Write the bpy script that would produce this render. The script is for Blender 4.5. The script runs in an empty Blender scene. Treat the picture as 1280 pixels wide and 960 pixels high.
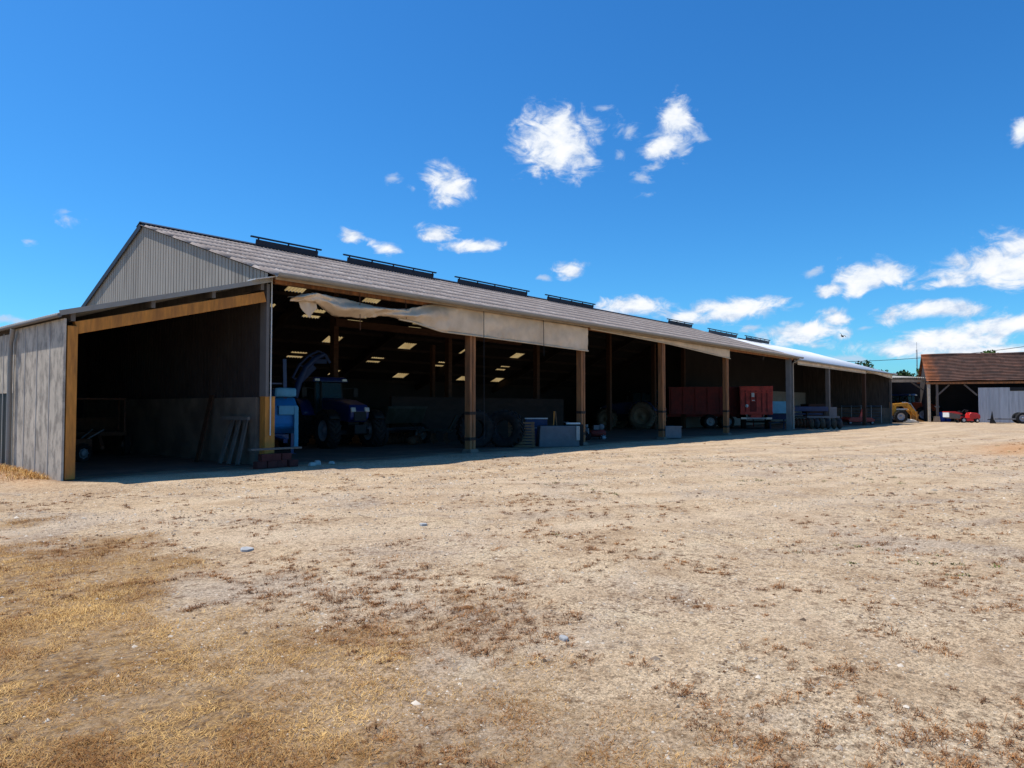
import bpy, math, random
import numpy as np
from mathutils import Vector, Matrix

random.seed(7); RNG = np.random.default_rng(11)
S = bpy.context.scene
COL = S.collection
R = math.radians

# ------------------------------------------------------------------ camera
CAM = Vector((-11.18, -18.86, 1.7)); HEAD = R(40.308)
FWD = Vector((math.cos(HEAD), math.sin(HEAD), 0)); RGT = Vector((math.sin(HEAD), -math.cos(HEAD), 0))
cd = bpy.data.cameras.new('camera'); cam = bpy.data.objects.new('camera', cd); COL.objects.link(cam)
cam.location = CAM; cam.rotation_euler = (R(90 + 1.93), 0, HEAD - R(90))
cd.sensor_width = 36; cd.lens = 890 / 1280 * 36; cd.clip_end = 6000; cd.clip_start = 0.05
S.camera = cam

# ------------------------------------------------------------------ sun and sky
SUNV = Vector((-0.235, 0.42, 1.0)).normalized()
sl = bpy.data.lights.new('sun', 'SUN'); sl.energy = 5.0; sl.angle = R(0.53); sl.color = (1.0, 0.955, 0.88)
so = bpy.data.objects.new('sun', sl); COL.objects.link(so); so.rotation_euler = SUNV.to_track_quat('Z', 'Y').to_euler()
S.view_settings.view_transform = 'Standard'; S.view_settings.look = 'None'
S.view_settings.exposure = 0.0; S.view_settings.gamma = 1.0; S.view_settings.use_curve_mapping = False
try:
    S.cycles.max_bounces = 8; S.cycles.diffuse_bounces = 2; S.cycles.glossy_bounces = 3
    S.cycles.transmission_bounces = 4; S.cycles.use_denoising = True
    S.cycles.sample_clamp_indirect = 6
except Exception:
    pass

W = bpy.data.worlds.new('World'); S.world = W; W.use_nodes = True
nt = W.node_tree; nt.nodes.clear()
def N(nt, t, **kw):
    n = nt.nodes.new(t)
    for k, v in kw.items(): setattr(n, k, v)
    return n
def math_n(nt, op, a, b=None, c=None, clamp=False):
    n = N(nt, 'ShaderNodeMath', operation=op, use_clamp=clamp)
    for i, v in enumerate((a, b, c)):
        if v is None: continue
        if isinstance(v, (int, float)): n.inputs[i].default_value = v
        else: nt.links.new(v, n.inputs[i])
    return n.outputs[0]
def mixc(nt, fac, a, b, mode='MIX'):
    n = N(nt, 'ShaderNodeMix', data_type='RGBA', blend_type=mode)
    for sock, v in ((n.inputs[0], fac), (n.inputs[6], a), (n.inputs[7], b)):
        if isinstance(v, (int, float)): sock.default_value = v
        elif isinstance(v, tuple): sock.default_value = v if len(v) == 4 else (*v, 1)
        else: nt.links.new(v, sock)
    return n.outputs[2]
def ramp(nt, fac, stops, interp='LINEAR'):
    n = N(nt, 'ShaderNodeValToRGB'); cr = n.color_ramp; cr.interpolation = interp
    while len(cr.elements) < len(stops): cr.elements.new(0.5)
    for e, (p, c) in zip(cr.elements, stops):
        e.position = p
        e.color = (c, c, c, 1) if isinstance(c, (int, float)) else (*c, 1)
    nt.links.new(fac, n.inputs[0]); return n.outputs[0]
def noise(nt, vec, scale, detail=4, rough=0.55, dist=0.0):
    n = N(nt, 'ShaderNodeTexNoise'); n.inputs['Scale'].default_value = scale
    n.inputs['Detail'].default_value = detail; n.inputs['Roughness'].default_value = rough
    n.inputs['Distortion'].default_value = dist
    if vec is not None: nt.links.new(vec, n.inputs['Vector'])
    return n.outputs['Fac']

sky = N(nt, 'ShaderNodeTexSky', sky_type='NISHITA'); sky.sun_disc = False
sky.sun_elevation = math.asin(SUNV.z); sky.sun_rotation = math.atan2(SUNV.x, SUNV.y)
sky.air_density = 1.0; sky.dust_density = 0.6; sky.ozone_density = 2.2; sky.altitude = 200
hs = N(nt, 'ShaderNodeHueSaturation'); hs.inputs['Saturation'].default_value = 1.22; hs.inputs['Value'].default_value = 1.0
nt.links.new(sky.outputs[0], hs.inputs['Color'])
skyc = mixc(nt, 1.0, hs.outputs[0], (0.47, 1.13, 1.54), 'MULTIPLY')
tc = N(nt, 'ShaderNodeTexCoord'); DIR = tc.outputs['Generated']
# clouds: (azimuth, elevation, half width, half height in degrees, thinness)
CLOUDS = [(36.6,20.7,2.6,2.25,0),(27.2,21.9,1.2,1.5,.05),(28.2,20.1,1.7,.95,.1),(26.9,19.4,.7,1.1,.25),(31.2,21.4,1.3,.8,.42),(29.7,17.92,1.2,.6,.42),(29.6,16.63,.9,.3,.35),
 (45.69,17.55,1.6,1.25,.05),(46.4,13.9,1.6,.62,.05),(43.6,12.97,2.3,.55,.18),(53.3,13.1,1.1,.5,.12),(50.7,12.54,1.0,.5,.1),(35.6,11.1,1.4,.6,.12),(38.1,10.2,.7,.25,.3),
 (50.1,17.6,.8,.45,.35),(72.1,13.06,.9,.43,.22),(30.6,7.95,3.2,.72,.05),(26.4,7.4,2.5,.6,.15),(22.4,7.85,2.8,.8,0),(17.2,5.75,2.7,.62,0),(15.6,6.6,1.2,.65,.08),(18.3,5.1,2.4,.5,.15),
 (13.3,9.6,2.3,.9,0),(14.2,8.8,1.2,.8,.1),(16.27,8.67,1.0,.45,.1),(10.6,9.3,.9,.5,.3),(5.6,9.2,3.9,1.0,0),(3.6,10.0,2.6,1.5,0),(8.9,8.5,1.7,.4,.1),(9.77,6.7,3.0,.62,0),
 (9.0,4.5,4.4,.72,.02),(5.4,5.4,3.0,.72,0),(12.0,4.2,1.5,.5,.1),(4.3,17.66,.8,.6,.1),(21.9,6.2,.7,.4,.3),(17.6,10.0,.9,.42,.25),(13.5,6.0,.8,.3,.28),(74.7,11.2,.6,.26,.4),
 (15.4,3.6,1.9,.3,.2),(75.5,5.85,1.6,.34,.28),(6.3,3.7,3.4,.4,.15),(33.0,23.2,.9,.35,.5),(28.9,18.6,.8,.5,.35),(25.4,19.9,.5,.4,.45),(48.6,17.0,.5,.3,.5),(31.8,19.6,.5,.6,.45),(33.2,20.6,.6,.6,.4)]
lo = lo2 = None
warp = N(nt, 'ShaderNodeTexNoise'); warp.inputs['Scale'].default_value = 9; warp.inputs['Detail'].default_value = 5
nt.links.new(DIR, warp.inputs['Vector'])
wv = N(nt, 'ShaderNodeVectorMath', operation='MULTIPLY_ADD'); nt.links.new(warp.outputs['Color'], wv.inputs[0])
wv.inputs[1].default_value = (.052, .052, .034); 
wsub = N(nt, 'ShaderNodeVectorMath', operation='SUBTRACT'); nt.links.new(DIR, wsub.inputs[0]); wsub.inputs[1].default_value = (.026, .026, .017)
nt.links.new(wsub.outputs[0], wv.inputs[2]); WD = wv.outputs[0]
for (az, el, w, h, thin) in CLOUDS:
    m = N(nt, 'ShaderNodeMapping', vector_type='TEXTURE')
    # frame: local x towards the cloud, y sideways, z up
    e = Matrix.Rotation(R(az), 3, 'Z') @ Matrix.Rotation(-R(el), 3, 'Y')
    m.inputs['Rotation'].default_value = e.to_euler()
    m.inputs['Scale'].default_value = (1e5, math.tan(R(w)), math.tan(R(h)))
    nt.links.new(WD, m.inputs['Vector'])
    ln = N(nt, 'ShaderNodeVectorMath', operation='LENGTH'); nt.links.new(m.outputs[0], ln.inputs[0])
    v = ln.outputs['Value']
    if thin >= .2:
        v = math_n(nt, 'ADD', v, thin - .2); lo2 = v if lo2 is None else math_n(nt, 'SMOOTH_MIN', lo2, v, 0.2); continue
    if thin: v = math_n(nt, 'ADD', v, thin)
    lo = v if lo is None else math_n(nt, 'SMOOTH_MIN', lo, v, 0.25)
cs = N(nt, 'ShaderNodeMapping'); cs.inputs['Scale'].default_value = (1, 1, 1.7); nt.links.new(DIR, cs.inputs['Vector'])
n1 = noise(nt, cs.outputs[0], 24, 10, 0.60, 0.9); n3 = noise(nt, cs.outputs[0], 70, 8, 0.62, 1.2)
rag = math_n(nt, 'ADD', math_n(nt, 'MULTIPLY', math_n(nt, 'SUBTRACT', n1, 0.5), 2.6), math_n(nt, 'MULTIPLY', math_n(nt, 'SUBTRACT', n3, 0.5), 0.6))
fld = math_n(nt, 'ADD', math_n(nt, 'SUBTRACT', 1.0, lo), rag)
fld2 = math_n(nt, 'ADD', math_n(nt, 'SUBTRACT', 0.85, lo2), math_n(nt, 'MULTIPLY', rag, 1.5))
def sm(v, a, b, top=1.0):
    d = N(nt, 'ShaderNodeMapRange', interpolation_type='SMOOTHSTEP'); nt.links.new(v, d.inputs[0])
    d.inputs[1].default_value = a; d.inputs[2].default_value = b; d.inputs[4].default_value = top; return d.outputs[0]
dsum = math_n(nt, 'MAXIMUM', sm(fld, -0.45, 0.50), sm(fld2, -0.35, 0.9, .75))
fr = N(nt, 'ShaderNodeVectorMath', operation='DOT_PRODUCT'); nt.links.new(DIR, fr.inputs[0]); fr.inputs[1].default_value = FWD
front = math_n(nt, 'GREATER_THAN', fr.outputs['Value'], 0.1)
dn = math_n(nt, 'MULTIPLY', dsum, front)
n2 = noise(nt, cs.outputs[0], 42, 6, 0.6)
shade = math_n(nt, 'ADD', math_n(nt, 'MULTIPLY', n2, 0.9), math_n(nt, 'MULTIPLY', fld, 0.25))
cc = ramp(nt, shade, [(0.35, (5.4, 6.4, 8.1)), (0.58, (8.6, 9.0, 9.6)), (0.8, (10.2, 10.1, 10.0))])
SKYGAIN = 0.106
fin = mixc(nt, math_n(nt, 'MULTIPLY', dn, 0.97), skyc, cc)
bg = N(nt, 'ShaderNodeBackground'); bg.inputs['Strength'].default_value = SKYGAIN
nt.links.new(fin, bg.inputs['Color'])
wo = N(nt, 'ShaderNodeOutputWorld'); nt.links.new(bg.outputs[0], wo.inputs['Surface'])

# ------------------------------------------------------------------ helpers
def P(px, z, Z=0.0):
    """world point at lateral ratio px (tangent), depth z, height Z"""
    v = CAM + FWD * z + RGT * (px * z); return Vector((v.x, v.y, Z))

class MB:
    def __init__(s): s.v = []; s.f = []; s.sm = []
    def add(s, vs, fs, smooth=False):
        o = len(s.v); s.v += [tuple(v) for v in vs]; s.f += [tuple(i + o for i in f) for f in fs]
        s.sm += [smooth] * len(fs); return s
    def box(s, c, d, rot=None, taper=None):
        hx, hy, hz = d[0] / 2, d[1] / 2, d[2] / 2; vs = []
        for z in (-1, 1):
            k = taper if (taper and z > 0) else (1, 1)
            for x, y in ((-1, -1), (1, -1), (1, 1), (-1, 1)): vs.append(Vector((x * hx * k[0], y * hy * k[1], z * hz)))
        if rot is not None: vs = [rot @ v for v in vs]
        c = Vector(c); vs = [v + c for v in vs]
        return s.add(vs, [(3, 2, 1, 0), (4, 5, 6, 7), (0, 1, 5, 4), (1, 2, 6, 5), (2, 3, 7, 6), (3, 0, 4, 7)])
    def bar(s, a, b, w, h, up=(0, 0, 1)):
        a, b = Vector(a), Vector(b); d = (b - a); L = d.length; d.normalize(); u = Vector(up)
        if abs(d.dot(u)) > .98: u = Vector((1, 0, 0))
        sd = d.cross(u).normalized(); u = sd.cross(d).normalized()
        m = Matrix((d, sd, u)).transposed()
        return s.box((a + b) / 2, (L, w, h), m)
    def tube(s, pts, r, n=8, cap=True):
        pts = [Vector(p) for p in pts]; rs = r if isinstance(r, (list, tuple)) else [r] * len(pts); vs = []; pu = None
        for i, p in enumerate(pts):
            d = (pts[min(i + 1, len(pts) - 1)] - pts[max(i - 1, 0)]).normalized()
            u = pu if pu is not None else (Vector((0, 0, 1)) if abs(d.z) < .9 else Vector((1, 0, 0)))
            sd = d.cross(u).normalized(); u = sd.cross(d).normalized(); pu = u
            for k in range(n):
                t = 2 * math.pi * k / n; vs.append(p + (sd * math.cos(t) + u * math.sin(t)) * rs[i])
        fs = [(i * n + k, i * n + (k + 1) % n, (i + 1) * n + (k + 1) % n, (i + 1) * n + k) for i in range(len(pts) - 1) for k in range(n)]
        s.add(vs, fs, True)
        if cap: s.add(vs[:n], [tuple(range(n))[::-1]]); s.add(vs[-n:], [tuple(range(n))])
        return s
    def lathe(s, prof, c=(0, 0, 0), axis='Y', n=32):
        """prof: (along axis, radius)"""
        c = Vector(c); vs = []
        for (t, r) in prof:
            for k in range(n):
                a = 2 * math.pi * k / n; x, z = r * math.cos(a), r * math.sin(a)
                vs.append(c + (Vector((x, t, z)) if axis == 'Y' else Vector((t, x, z)) if axis == 'X' else Vector((x, z, t))))
        fs = [(i * n + k, i * n + (k + 1) % n, (i + 1) * n + (k + 1) % n, (i + 1) * n + k) for i in range(len(prof) - 1) for k in range(n)]
        return s.add(vs, fs, True)
    def prism(s, poly, a, b, axis='Y'):
        """poly in the plane across the axis, swept a..b; poly points (x,z) for Y, (y,z) for X, (x,y) for Z"""
        def mk(p, t): return (p[0], t, p[1]) if axis == 'Y' else (t, p[0], p[1]) if axis == 'X' else (p[0], p[1], t)
        n = len(poly); vs = [mk(p, a) for p in poly] + [mk(p, b) for p in poly]
        fs = [tuple(range(n)), tuple(range(n, 2 * n))[::-1]] + [(i, i + n, (i + 1) % n + n, (i + 1) % n) for i in range(n)]
        return s.add(vs, fs)
    def grid(s, fn, nu, nv, smooth=False):
        vs = [fn(i, j) for i in range(nu + 1) for j in range(nv + 1)]
        fs = [(i * (nv + 1) + j, (i + 1) * (nv + 1) + j, (i + 1) * (nv + 1) + j + 1, i * (nv + 1) + j + 1) for i in range(nu) for j in range(nv)]
        return s.add(vs, fs, smooth)
    def build(s, name, mat, parent=None, bevel=0, solid=0, fix=True):
        me = bpy.data.meshes.new(name); me.from_pydata(s.v, [], s.f); me.materials.append(mat)
        me.polygons.foreach_set('use_smooth', s.sm); me.update()
        if fix:
            import bmesh
            bm = bmesh.new(); bm.from_mesh(me); bmesh.ops.recalc_face_normals(bm, faces=bm.faces); bm.to_mesh(me); bm.free()
        o = bpy.data.objects.new(name, me); COL.objects.link(o)
        if parent is not None: o.parent = parent
        if solid:
            m = o.modifiers.new('solid', 'SOLIDIFY'); m.thickness = solid; m.offset = 0
        if bevel:
            m = o.modifiers.new('bevel', 'BEVEL'); m.width = bevel; m.segments = 2; m.limit_method = 'ANGLE'; m.angle_limit = R(50)
        return o

def tag(o, label=None, cat=None, group=None, kind=None):
    if label: o['label'] = label
    if cat: o['category'] = cat
    if group: o['group'] = group
    if kind: o['kind'] = kind
    return o
def empty(name, loc, rz, label, cat, group=None):
    o = bpy.data.objects.new(name, None); COL.objects.link(o); o.location = loc; o.rotation_euler = (0, 0, rz)
    o.empty_display_size = .2
    return tag(o, label, cat, group)
def copy_tree(o, parent=None):
    c = o.copy(); COL.objects.link(c)
    if parent is not None: c.parent = parent
    for ch in list(o.children): copy_tree(ch, c)
    return c

# ------------------------------------------------------------------ materials
MATS = {}
def M(name, col, rough=.8, var=.25, scale=3., bump=0., metal=0., dirt=None, dscale=1.5, damt=.5, stretch=(1, 1, 1), spec=.3, bscale=None):
    if name in MATS: return MATS[name]
    m = bpy.data.materials.new(name); m.use_nodes = True; t = m.node_tree; b = t.nodes['Principled BSDF']
    tcn = N(t, 'ShaderNodeTexCoord'); mp = N(t, 'ShaderNodeMapping'); mp.inputs['Scale'].default_value = stretch
    t.links.new(tcn.outputs['Object'], mp.inputs['Vector']); v = mp.outputs[0]
    n = noise(t, v, scale, 6, .6)
    lo_ = tuple(c * (1 - var) for c in col); hi = tuple(min(1, c * (1 + var)) for c in col)
    c = ramp(t, n, [(.3, lo_), (.7, hi)])
    if dirt:
        d = noise(t, v, dscale, 7, .65)
        c = mixc(t, math_n(t, 'MULTIPLY', ramp(t, d, [(.45, 0.), (.62, 1.)]), damt), c, dirt)
    t.links.new(c, b.inputs['Base Color']); b.inputs['Roughness'].default_value = rough; b.inputs['Metallic'].default_value = metal
    b.inputs['Specular IOR Level'].default_value = spec
    if bump:
        bn = N(t, 'ShaderNodeBump'); bn.inputs['Strength'].default_value = bump; bn.inputs['Distance'].default_value = .02
        t.links.new(noise(t, v, bscale or scale * 6, 5, .6), bn.inputs['Height']); t.links.new(bn.outputs[0], b.inputs['Normal'])
    MATS[name] = m; return m

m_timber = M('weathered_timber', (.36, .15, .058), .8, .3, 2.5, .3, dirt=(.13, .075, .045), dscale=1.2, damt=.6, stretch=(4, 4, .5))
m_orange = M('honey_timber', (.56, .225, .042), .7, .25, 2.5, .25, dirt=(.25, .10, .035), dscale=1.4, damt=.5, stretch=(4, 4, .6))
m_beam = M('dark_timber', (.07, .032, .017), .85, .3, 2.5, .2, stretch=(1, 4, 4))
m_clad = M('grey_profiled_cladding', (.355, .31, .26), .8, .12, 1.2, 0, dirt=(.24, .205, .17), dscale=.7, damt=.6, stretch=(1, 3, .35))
m_cladin = M('shaded_profiled_cladding', (.05, .038, .034), .85, .15, 1.5, 0, dirt=(.07, .06, .055), dscale=.8)  # same cladding as the gable, shade inside the lean-to put into its colour
m_conc = M('old_concrete', (.20, .155, .12), .9, .2, 1.5, .3, dirt=(.10, .078, .06), dscale=.9, damt=.7)
m_conc2 = M('grey_concrete', (.155, .16, .175), .9, .15, 2., .3, dirt=(.10, .10, .10), dscale=1.2)
m_panel = M('fibre_cement_panel', (.56, .48, .385), .9, .16, 1.4, .15, dirt=(.23, .20, .17), dscale=3.4, damt=.75, stretch=(1, 1.4, .7), spec=.05)
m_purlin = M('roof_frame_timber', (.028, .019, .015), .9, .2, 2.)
m_shade = M('interior_shade_dark', (.024, .020, .019), .95, .2, 1.)  # near-black base: interior shade put into the colour of unlit surfaces
m_steel = M('galvanised_steel', (.30, .31, .33), .5, .15, 2., metal=.6)
m_gutter = M('zinc_gutter', (.34, .32, .29), .6, .15, 1.5, metal=.3, dirt=(.2, .17, .13))
m_pale = M('pale_flashing', (.62, .60, .56), .6, .1, 2.)
m_vent = M('dark_vent_sheet', (.022, .028, .045), .6, .3, 2.)
m_black = M('black_paint', (.012, .012, .013), .6, .3, 4.)
m_strap = M('rusty_strap', (.045, .03, .022), .8, .3, 4.)
m_rubber = M('tyre_rubber', (.012, .012, .013), .85, .3, 5., .2, dirt=(.045, .037, .028), dscale=2.5, damt=.45)
m_dusty = M('dusty_rubber', (.17, .12, .085), .95, .25, 3., .2, dirt=(.05, .036, .028), dscale=2.)
m_rimw = M('grey_rim', (.32, .31, .33), .5, .15, 4., metal=.2)
m_rimb = M('beige_rim', (.26, .185, .125), .7, .2, 4.)
m_blue = M('blue_tractor_paint', (.010, .028, .14), .35, .15, 4., spec=.5, dirt=(.05, .05, .07), dscale=2., damt=.25)
m_cyan = M('sky_blue_tank_plastic', (.02, .26, .66), .5, .15, 2., dirt=(.05, .14, .26), dscale=1.5, damt=.4)
m_cyan2 = M('pale_blue_panel', (.16, .46, .66), .5, .15, 2.)
m_navy = M('dark_blue_paint', (.012, .035, .11), .5, .25, 3., dirt=(.05, .04, .04))
m_green = M('dark_green_paint', (.006, .014, .008), .6, .25, 3., dirt=(.05, .045, .04))
m_red = M('farm_red_paint', (.62, .075, .055), .55, .2, 2.5, dirt=(.16, .035, .03), dscale=1.4, damt=.5)
m_dred = M('faded_dark_red_paint', (.19, .024, .020), .65, .2, 2.5, dirt=(.07, .02, .02))
m_mred = M('bright_red_paint', (.60, .022, .018), .35, .1, 4., spec=.5)
m_yel = M('machine_yellow', (.66, .27, .015), .5, .15, 3., dirt=(.30, .14, .03), dscale=2., damt=.5)
m_white = M('white_paint', (.72, .72, .70), .5, .08, 3.)
m_lamp = M('lamp_lens', (.65, .62, .56), .15, .05, 5., spec=.6)
m_grey = M('grey_paint', (.15, .15, .16), .6, .15, 3.)
m_pallet = M('pallet_wood', (.17, .10, .055), .85, .25, 3., .2, stretch=(1, 3, 3))
m_gwood = M('grey_weathered_wood', (.145, .125, .108), .9, .2, 3., .3, stretch=(3, 3, .5))
m_rope = M('faded_rope', (.50, .40, .30), .9, .1, 3.)
m_wire = M('black_cable', (.02, .02, .022), .6, .1, 3.)
m_rust = M('rusty_steel', (.13, .055, .03), .85, .3, 5., dirt=(.05, .03, .02))
m_brick = M('red_brick', (.10, .026, .022), .9, .25, 6., .3)
m_stone = M('pale_stone', (.42, .40, .37), .9, .15, 5., .4)
m_bark = M('bark', (.07, .05, .035), .95, .3, 5., .4)
m_door = M('pale_grey_door_sheet', (.46, .48, .50), .7, .10, .8, 0, dirt=(.34, .35, .36), dscale=1.4, damt=.7, stretch=(4, 4, .3))

def glass_mat():
    m = bpy.data.materials.new('cab_glass'); m.use_nodes = True; b = m.node_tree.nodes['Principled BSDF']
    b.inputs['Base Color'].default_value = (.06, .12, .14, 1); b.inputs['Roughness'].default_value = .05
    b.inputs['Transmission Weight'].default_value = .6; b.inputs['IOR'].default_value = 1.15; return m
m_glass = glass_mat()

def roof_mat(name, a, b_, lich, dark):
    m = bpy.data.materials.new(name); m.use_nodes = True; t = m.node_tree; b = t.nodes['Principled BSDF']
    o = N(t, 'ShaderNodeTexCoord').outputs['Object']
    mp = N(t, 'ShaderNodeMapping'); mp.inputs['Scale'].default_value = (1.6, .45, .45); t.links.new(o, mp.inputs[0])
    c = ramp(t, noise(t, mp.outputs[0], .9, 7, .65), [(.3, a), (.7, b_)])
    br = N(t, 'ShaderNodeTexBrick'); t.links.new(o, br.inputs['Vector']); br.offset = 0
    br.inputs['Scale'].default_value = 1.0; br.inputs['Brick Width'].default_value = .92; br.inputs['Row Height'].default_value = 1.38
    br.inputs['Mortar Size'].default_value = 0.0; br.inputs['Color1'].default_value = (.84, .84, .84, 1); br.inputs['Color2'].default_value = (1.12, 1.1, 1.08, 1)
    c = mixc(t, .3, c, br.outputs['Color'], 'MULTIPLY')
    l = ramp(t, noise(t, mp.outputs[0], 3.5, 8, .75), [(.52, 0.), (.66, 1.)])
    c = mixc(t, math_n(t, 'MULTIPLY', l, .65), c, lich)
    d = ramp(t, noise(t, o, 9, 6, .7), [(.52, 0.), (.68, 1.)])
    c = mixc(t, math_n(t, 'MULTIPLY', d, .6), c, dark)
    t.links.new(c, b.inputs['Base Color']); b.inputs['Roughness'].default_value = .9; b.inputs['Specular IOR Level'].default_value = .2
    return m
m_roof = roof_mat('weathered_fibre_cement_roof', (.185, .15, .132), (.30, .25, .222), (.55, .50, .46), (.10, .07, .058))
m_roofg = M('grey_fibre_cement_sheet', (.40, .37, .32), .9, .15, 1.5, dirt=(.22, .2, .17), dscale=1.2)
m_wroof = M('light_zinc_sheet', (.68, .69, .70), .45, .06, .6, metal=.0, spec=.5)

def light_panel_mat():
    m = bpy.data.materials.new('translucent_roof_sheet'); m.use_nodes = True; t = m.node_tree; t.nodes.clear()
    o = N(t, 'ShaderNodeTexCoord').outputs['Object']
    c = ramp(t, noise(t, o, 1.3, 5, .6), [(.25, (.24, .145, .05)), (.75, (.46, .32, .135))])
    tr = N(t, 'ShaderNodeBsdfTranslucent'); t.links.new(c, tr.inputs[0])
    df = N(t, 'ShaderNodeBsdfDiffuse'); df.inputs[0].default_value = (.45, .40, .28, 1)
    mx = N(t, 'ShaderNodeMixShader'); mx.inputs[0].default_value = .3
    t.links.new(tr.outputs[0], mx.inputs[1]); t.links.new(df.outputs[0], mx.inputs[2])
    ou = N(t, 'ShaderNodeOutputMaterial'); t.links.new(mx.outputs[0], ou.inputs[0]); return m
m_light = light_panel_mat()

def net_mat():
    m = bpy.data.materials.new('beige_windbreak_net'); m.use_nodes = True; t = m.node_tree; t.nodes.clear()
    o = N(t, 'ShaderNodeTexCoord').outputs['Object']
    c = ramp(t, noise(t, o, 1.1, 6, .6), [(.3, (.60, .45, .31)), (.7, (.84, .66, .48))])
    tr = N(t, 'ShaderNodeBsdfTranslucent'); t.links.new(c, tr.inputs[0])
    df = N(t, 'ShaderNodeBsdfDiffuse'); t.links.new(c, df.inputs[0])
    mx = N(t, 'ShaderNodeMixShader'); mx.inputs[0].default_value = .95
    t.links.new(tr.outputs[0], mx.inputs[1]); t.links.new(df.outputs[0], mx.inputs[2])
    ou = N(t, 'ShaderNodeOutputMaterial'); t.links.new(mx.outputs[0], ou.inputs[0]); return m
m_net = net_mat()
m_netrod = M('net_hem_rod', (.62, .50, .36), .7, .1, 2.)

def tile_mat():
    m = bpy.data.materials.new('old_clay_tiles'); m.use_nodes = True; t = m.node_tree; b = t.nodes['Principled BSDF']
    o = N(t, 'ShaderNodeTexCoord').outputs['Object']
    br = N(t, 'ShaderNodeTexBrick'); mp = N(t, 'ShaderNodeMapping'); t.links.new(o, mp.inputs[0])
    mp.inputs['Rotation'].default_value = (0, 0, 0); t.links.new(mp.outputs[0], br.inputs['Vector'])
    br.inputs['Scale'].default_value = 1; br.inputs['Brick Width'].default_value = .4; br.inputs['Row Height'].default_value = .33
    br.inputs['Mortar Size'].default_value = 0; br.inputs['Color1'].default_value = (.70, .70, .70, 1); br.inputs['Color2'].default_value = (1.25, 1.15, 1.1, 1)
    mp2 = N(t, 'ShaderNodeMapping'); mp2.inputs['Scale'].default_value = (.35, 1.3, 1.3); t.links.new(o, mp2.inputs[0])
    c = ramp(t, noise(t, mp2.outputs[0], 1.6, 7, .7), [(.30, (.070, .052, .047)), (.5, (.115, .068, .054)), (.72, (.175, .085, .06))])
    sx = N(t, 'ShaderNodeSeparateXYZ'); t.links.new(o, sx.inputs[0])
    ed = N(t, 'ShaderNodeMapRange'); t.links.new(math_n(t, 'ADD', sx.outputs[0], math_n(t, 'MULTIPLY', noise(t, o, .9, 4), 3.0)), ed.inputs[0])
    ed.inputs[1].default_value = 1.0; ed.inputs[2].default_value = 2.8; ed.inputs[3].default_value = .8; ed.inputs[4].default_value = 0
    c = mixc(t, ed.outputs[0], c, (.46, .15, .05))
    c = mixc(t, .9, c, br.outputs['Color'], 'MULTIPLY')
    t.links.new(c, b.inputs['Base Color']); b.inputs['Roughness'].default_value = .9; b.inputs['Specular IOR Level'].default_value = .2
    return m
m_tile = tile_mat()

def leaf_mat(name, a, b_):
    m = bpy.data.materials.new(name); m.use_nodes = True; t = m.node_tree; b = t.nodes['Principled BSDF']
    at = N(t, 'ShaderNodeAttribute', attribute_name='rnd')
    t.links.new(ramp(t, at.outputs['Fac'], [(0., a), (1., b_)]), b.inputs['Base Color'])
    b.inputs['Roughness'].default_value = .8; b.inputs['Specular IOR Level'].default_value = .2; return m
m_leaf = leaf_mat('tree_leaves', (.025, .055, .012), (.085, .15, .03))
m_leafd = leaf_mat('dark_tree_leaves', (.018, .04, .012), (.05, .095, .03))
m_straw = leaf_mat('dry_straw', (.28, .115, .028), (.90, .56, .195))
m_tuft = leaf_mat('withered_weed', (.12, .046, .017), (.46, .21, .072))
m_weedg = leaf_mat('green_weed', (.06, .075, .02), (.19, .19, .05))
m_peb = leaf_mat('pebbles', (.10, .065, .04), (.66, .56, .44))

# ------------------------------------------------------------------ numpy noise
_lat = np.random.default_rng(5).random((256, 256))
def vnoise(x, y):
    xi = np.floor(x).astype(int); yi = np.floor(y).astype(int); fx = x - xi; fy = y - yi
    fx = fx * fx * (3 - 2 * fx); fy = fy * fy * (3 - 2 * fy)
    g = lambda i, j: _lat[i & 255, j & 255]
    return (g(xi, yi) * (1 - fx) + g(xi + 1, yi) * fx) * (1 - fy) + (g(xi, yi + 1) * (1 - fx) + g(xi + 1, yi + 1) * fx) * fy
def fbm(x, y, o=4):
    s = 0; a = .5; t = 0
    for k in range(o): s = s + a * vnoise(x * 2 ** k + 17.3 * k, y * 2 ** k + 5.1 * k); t += a; a *= .5
    return s / t
def camspace(x, y):
    dx, dy = x - CAM.x, y - CAM.y
    return dx * FWD.x + dy * FWD.y, dx * RGT.x + dy * RGT.y
def sstep(a, b, x):
    t = np.clip((x - a) / (b - a), 0, 1); return t * t * (3 - 2 * t)
def straw_mask(x, y):
    g, r = camspace(x, y)
    g = g + (fbm(x * .55 + 12, y * .55) - .5) * 5.0 + (fbm(x * 2.4, y * 2.4 + 3) - .5) * 1.6
    edge = np.interp(g, [0, 3.4, 4.2, 5.0, 5.8, 7.0, 8.6, 9.8, 30], [2.2, 1.1, 0.45, -0.5, -1.4, -2.9, -5.0, -8, -30])
    n = fbm(x * .9, y * .9) - .5
    return sstep(-1.1, 1.7, edge - r + n * 4.2)
def height(x, y):
    h = (fbm(x * .22 + 3, y * .22) - .5) * .16 + (fbm(x * 1.3, y * 1.3) - .5) * .05
    inside = sstep(-1.6, -.3, y) * sstep(-6.0, -5.0, x) * (1 - sstep(80, 84, x))
    g, r = camspace(x, y); near = np.clip(1 - g / 9, 0, 1) * .4
    h = h * (1 - inside) * (1 - near)
    h = h + sstep(-.6, 1.6, y) * (1 - sstep(-5.8, -5.25, x)) * .16 * (1 - sstep(0, 1, np.zeros_like(x)))
    far = np.clip((np.hypot(x, y) - 120) / 200, 0, 1)
    return h * (1 - far) - inside * .0
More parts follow.
